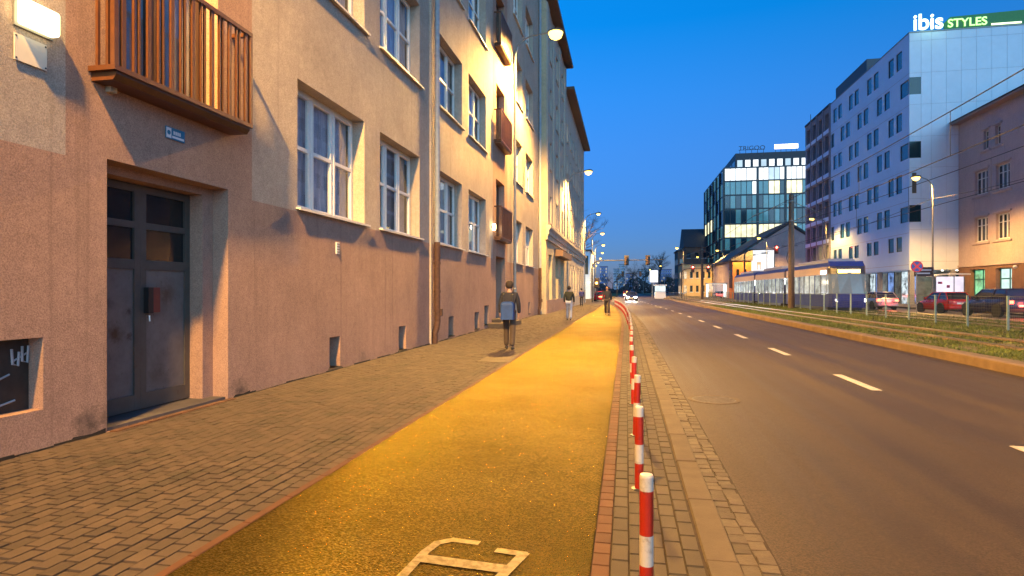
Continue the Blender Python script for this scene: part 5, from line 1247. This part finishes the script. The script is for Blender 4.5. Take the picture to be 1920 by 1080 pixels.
# ------------------------------------------------------------------ people
def skin_obj(name, pts, edges, radii, m, parent, root=0, sub=1):
    me = bpy.data.meshes.new(name); me.from_pydata(pts, edges, []); o = bpy.data.objects.new(name, me); C.objects.link(o); o.parent = parent
    sk = o.modifiers.new('skin', 'SKIN'); sk.use_smooth_shade = True
    for i, r in enumerate(radii): me.skin_vertices[0].data[i].radius = r if isinstance(r, tuple) else (r, r)
    for i in range(len(pts)): me.skin_vertices[0].data[i].use_root = (i == root)
    sb = o.modifiers.new('smooth', 'SUBSURF'); sb.levels = sub; sb.render_levels = sub
    me.materials.append(m); return o
def person(label, loc, rot, h, jacket, trousers, stride=.2, hairc=(.03, .02, .015), bag=None, arms=.25, lean=.03, group='people walking on the pavement'):
    """local +y = walking direction"""
    t = thing('person', label, 'person', loc, rot, group); s = h / 1.75; t.scale = (s, s, s)
    SK = mat('skin', (.42, .24, .17), .6); JK = mat('cloth_%d' % len(MATS), jacket, .85, var=.15, scale=8); TK = mat('cloth_%d' % len(MATS), trousers, .85, var=.15, scale=8)
    f, b = stride, -stride
    L_ = [(0, 0, .95), (-.09, 0, .92), (-.10, f * .75 + .03, .50), (-.10, f, .10), (-.10, f + .13, .045), (.09, 0, .92), (.10, b * .45 + .03, .49), (.10, b, .13), (.10, b + .12, .05)]
    Tt = [(0, lean * .5, 1.12), (0, lean, 1.32), (0, lean, 1.45), (0, lean + .01, 1.53)]
    A_ = []
    for sx_, q in ((-1, -arms), (1, arms)): A_ += [(sx_ * .18, lean, 1.42), (sx_ * .235, lean + q * .35, 1.16), (sx_ * .23, lean + q + .06, .93), (sx_ * .225, lean + q * 1.15 + .08, .86)]
    pts = L_ + Tt + [(0, lean + .03, 1.60), (0, lean + .05, 1.68), (0, lean + .03, 1.74)] + A_
    ed = [(0, 1), (1, 2), (2, 3), (3, 4), (0, 5), (5, 6), (6, 7), (7, 8), (0, 9), (9, 10), (10, 11), (11, 12), (12, 13), (13, 14), (14, 15)]
    a0 = 16; ed += [(10, a0), (a0, a0 + 1), (a0 + 1, a0 + 2), (a0 + 2, a0 + 3), (10, a0 + 4), (a0 + 4, a0 + 5), (a0 + 5, a0 + 6), (a0 + 6, a0 + 7)]
    rad = [(.14, .11), .085, .06, .042, .03, .085, .06, .042, .03, (.14, .10), (.15, .10), .06, .05, (.07, .085), (.075, .095), (.05, .06), .05, .042, .032, .036, .05, .042, .032, .036]
    for sx_, wi in ((-1, a0 + 3), (1, a0 + 7)):
        w_ = Vector(pts[wi])
        for k, (dx, dy, ln) in enumerate(((.03 * 0, .022, .07), (0, .008, .082), (0, -.007, .076), (0, -.021, .062))):
            i = len(pts); p1 = w_ + Vector((-sx_ * .008, dy, -.035)); p2 = p1 + Vector((-sx_ * .02, .01, -ln * .8)); pts += [tuple(p1), tuple(p2)]; ed += [(wi, i), (i, i + 1)]; rad += [.009, .008]
        i = len(pts); p1 = w_ + Vector((-sx_ * .012, .035, -.005)); p2 = p1 + Vector((-sx_ * .01, .02, -.045)); pts += [tuple(p1), tuple(p2)]; ed += [(wi, i), (i, i + 1)]; rad += [.010, .009]
    skin_obj('body', pts, ed, rad, SK, t, 0, 1)
    jp = [(0, 0, .88), (0, lean * .5, 1.12), (0, lean, 1.34), (0, lean, 1.47)] + [q for i, q in enumerate(A_) if i % 4 < 3]
    skin_obj('jacket', jp, [(0, 1), (1, 2), (2, 3), (2, 4), (4, 5), (5, 6), (2, 7), (7, 8), (8, 9)], [(.175, .135), (.165, .125), (.18, .125), (.085, .08), .072, .06, .048, .072, .06, .048], JK, t, 0, 2)
    skin_obj('trousers', L_[:3] + [(-.10, f - .01, .07)] + L_[5:7] + [(.10, b - .01, .09)], [(0, 1), (1, 2), (2, 3), (0, 4), (4, 5), (5, 6)], [(.15, .12), .10, .078, .066, .10, .078, .066], TK, t, 0, 2)
    for i, (ax, ay, az) in enumerate(((-.10, f, .045), (.10, b, .055))):
        skin_obj('shoe', [(ax, ay - .05, az), (ax, ay + .06, az), (ax, ay + .17, az - .01)], [(0, 1), (1, 2)], [(.045, .045), (.048, .042), (.04, .03)], mat('dark_shoe', (.03, .028, .028), .6), t, 0, 1)
    hr = MB(); hm = mat('hair_%d' % int(hairc[0] * 1000), hairc, .8, bump=.4, bscale=40)
    for r_ in range(7):
        pass
    hr.lathe([(.04, 1.575), (.088, 1.60), (.102, 1.66), (.098, 1.71), (.078, 1.755), (.035, 1.782)], 14, (0, lean - .005, 0)); obj('hair', hr, hm, t, smooth=True)
    for sx_ in (-1, 1):
        obj('eye', MB().lathe([(.002, -.008), (.010, -.004), (.010, .004), (.002, .008)], 8, (sx_ * .03, lean + .135, 1.66), 'y'), mat('eye_dark', (.02, .02, .02), .3), t)
        obj('ear', MB().lathe([(.006, -.012), (.024, 0), (.006, .012)], 8, (sx_ * .092, lean + .03, 1.645), 'x'), SK, t)
    obj('nose', MB()._a([(-.014, lean + .125, 1.625), (.014, lean + .125, 1.625), (0, lean + .158, 1.63), (0, lean + .128, 1.672)], [(0, 1, 2), (1, 3, 2), (3, 0, 2)]), SK, t)
    if bag:
        bg = MB().cbox(-.17, .17, -.33, -.11, -.0, .46, .05); o = obj('bag', bg, mat('bag_%d' % len(MATS), bag[0], .7, var=.2), t, bevel=.05); o.location = (bag[1], lean + bag[2], bag[3])
        obj('strap', MB().tube([(bag[1] - .11, lean - .05, 1.46), (bag[1] - .12, lean - .14, 1.40), (bag[1] - .12, lean - .16, bag[3] + .4)], .016, 5).tube([(bag[1] + .11, lean - .05, 1.46), (bag[1] + .12, lean - .14, 1.40), (bag[1] + .12, lean - .16, bag[3] + .4)], .016, 5), mat('dark_strap', (.02, .02, .025), .7), t)
    return t
person('walker in a dark jacket with a blue bag, nearest on the pavement', (-2.93, 15.1, 0), R(2), 1.73, (.018, .018, .028), (.06, .042, .03), .16, bag=((.012, .05, .19), -.02, 0.02, .78), arms=.1)
person('walker in a dark green jacket and pale jeans ahead on the pavement', (-2.85, 30.6, 0), R(-4), 1.72, (.028, .03, .018), (.38, .40, .46), .12, arms=.12)
person('walker in a blue coat with head down near the end of the houses', (-4.2, 58, 0), R(3), 1.7, (.02, .025, .14), (.02, .02, .03), .22)
person('dark clothed walker coming along the middle of the cycle path', (-1.15, 37.6, 0), R(178), 1.75, (.02, .022, .03), (.045, .035, .03), .2)
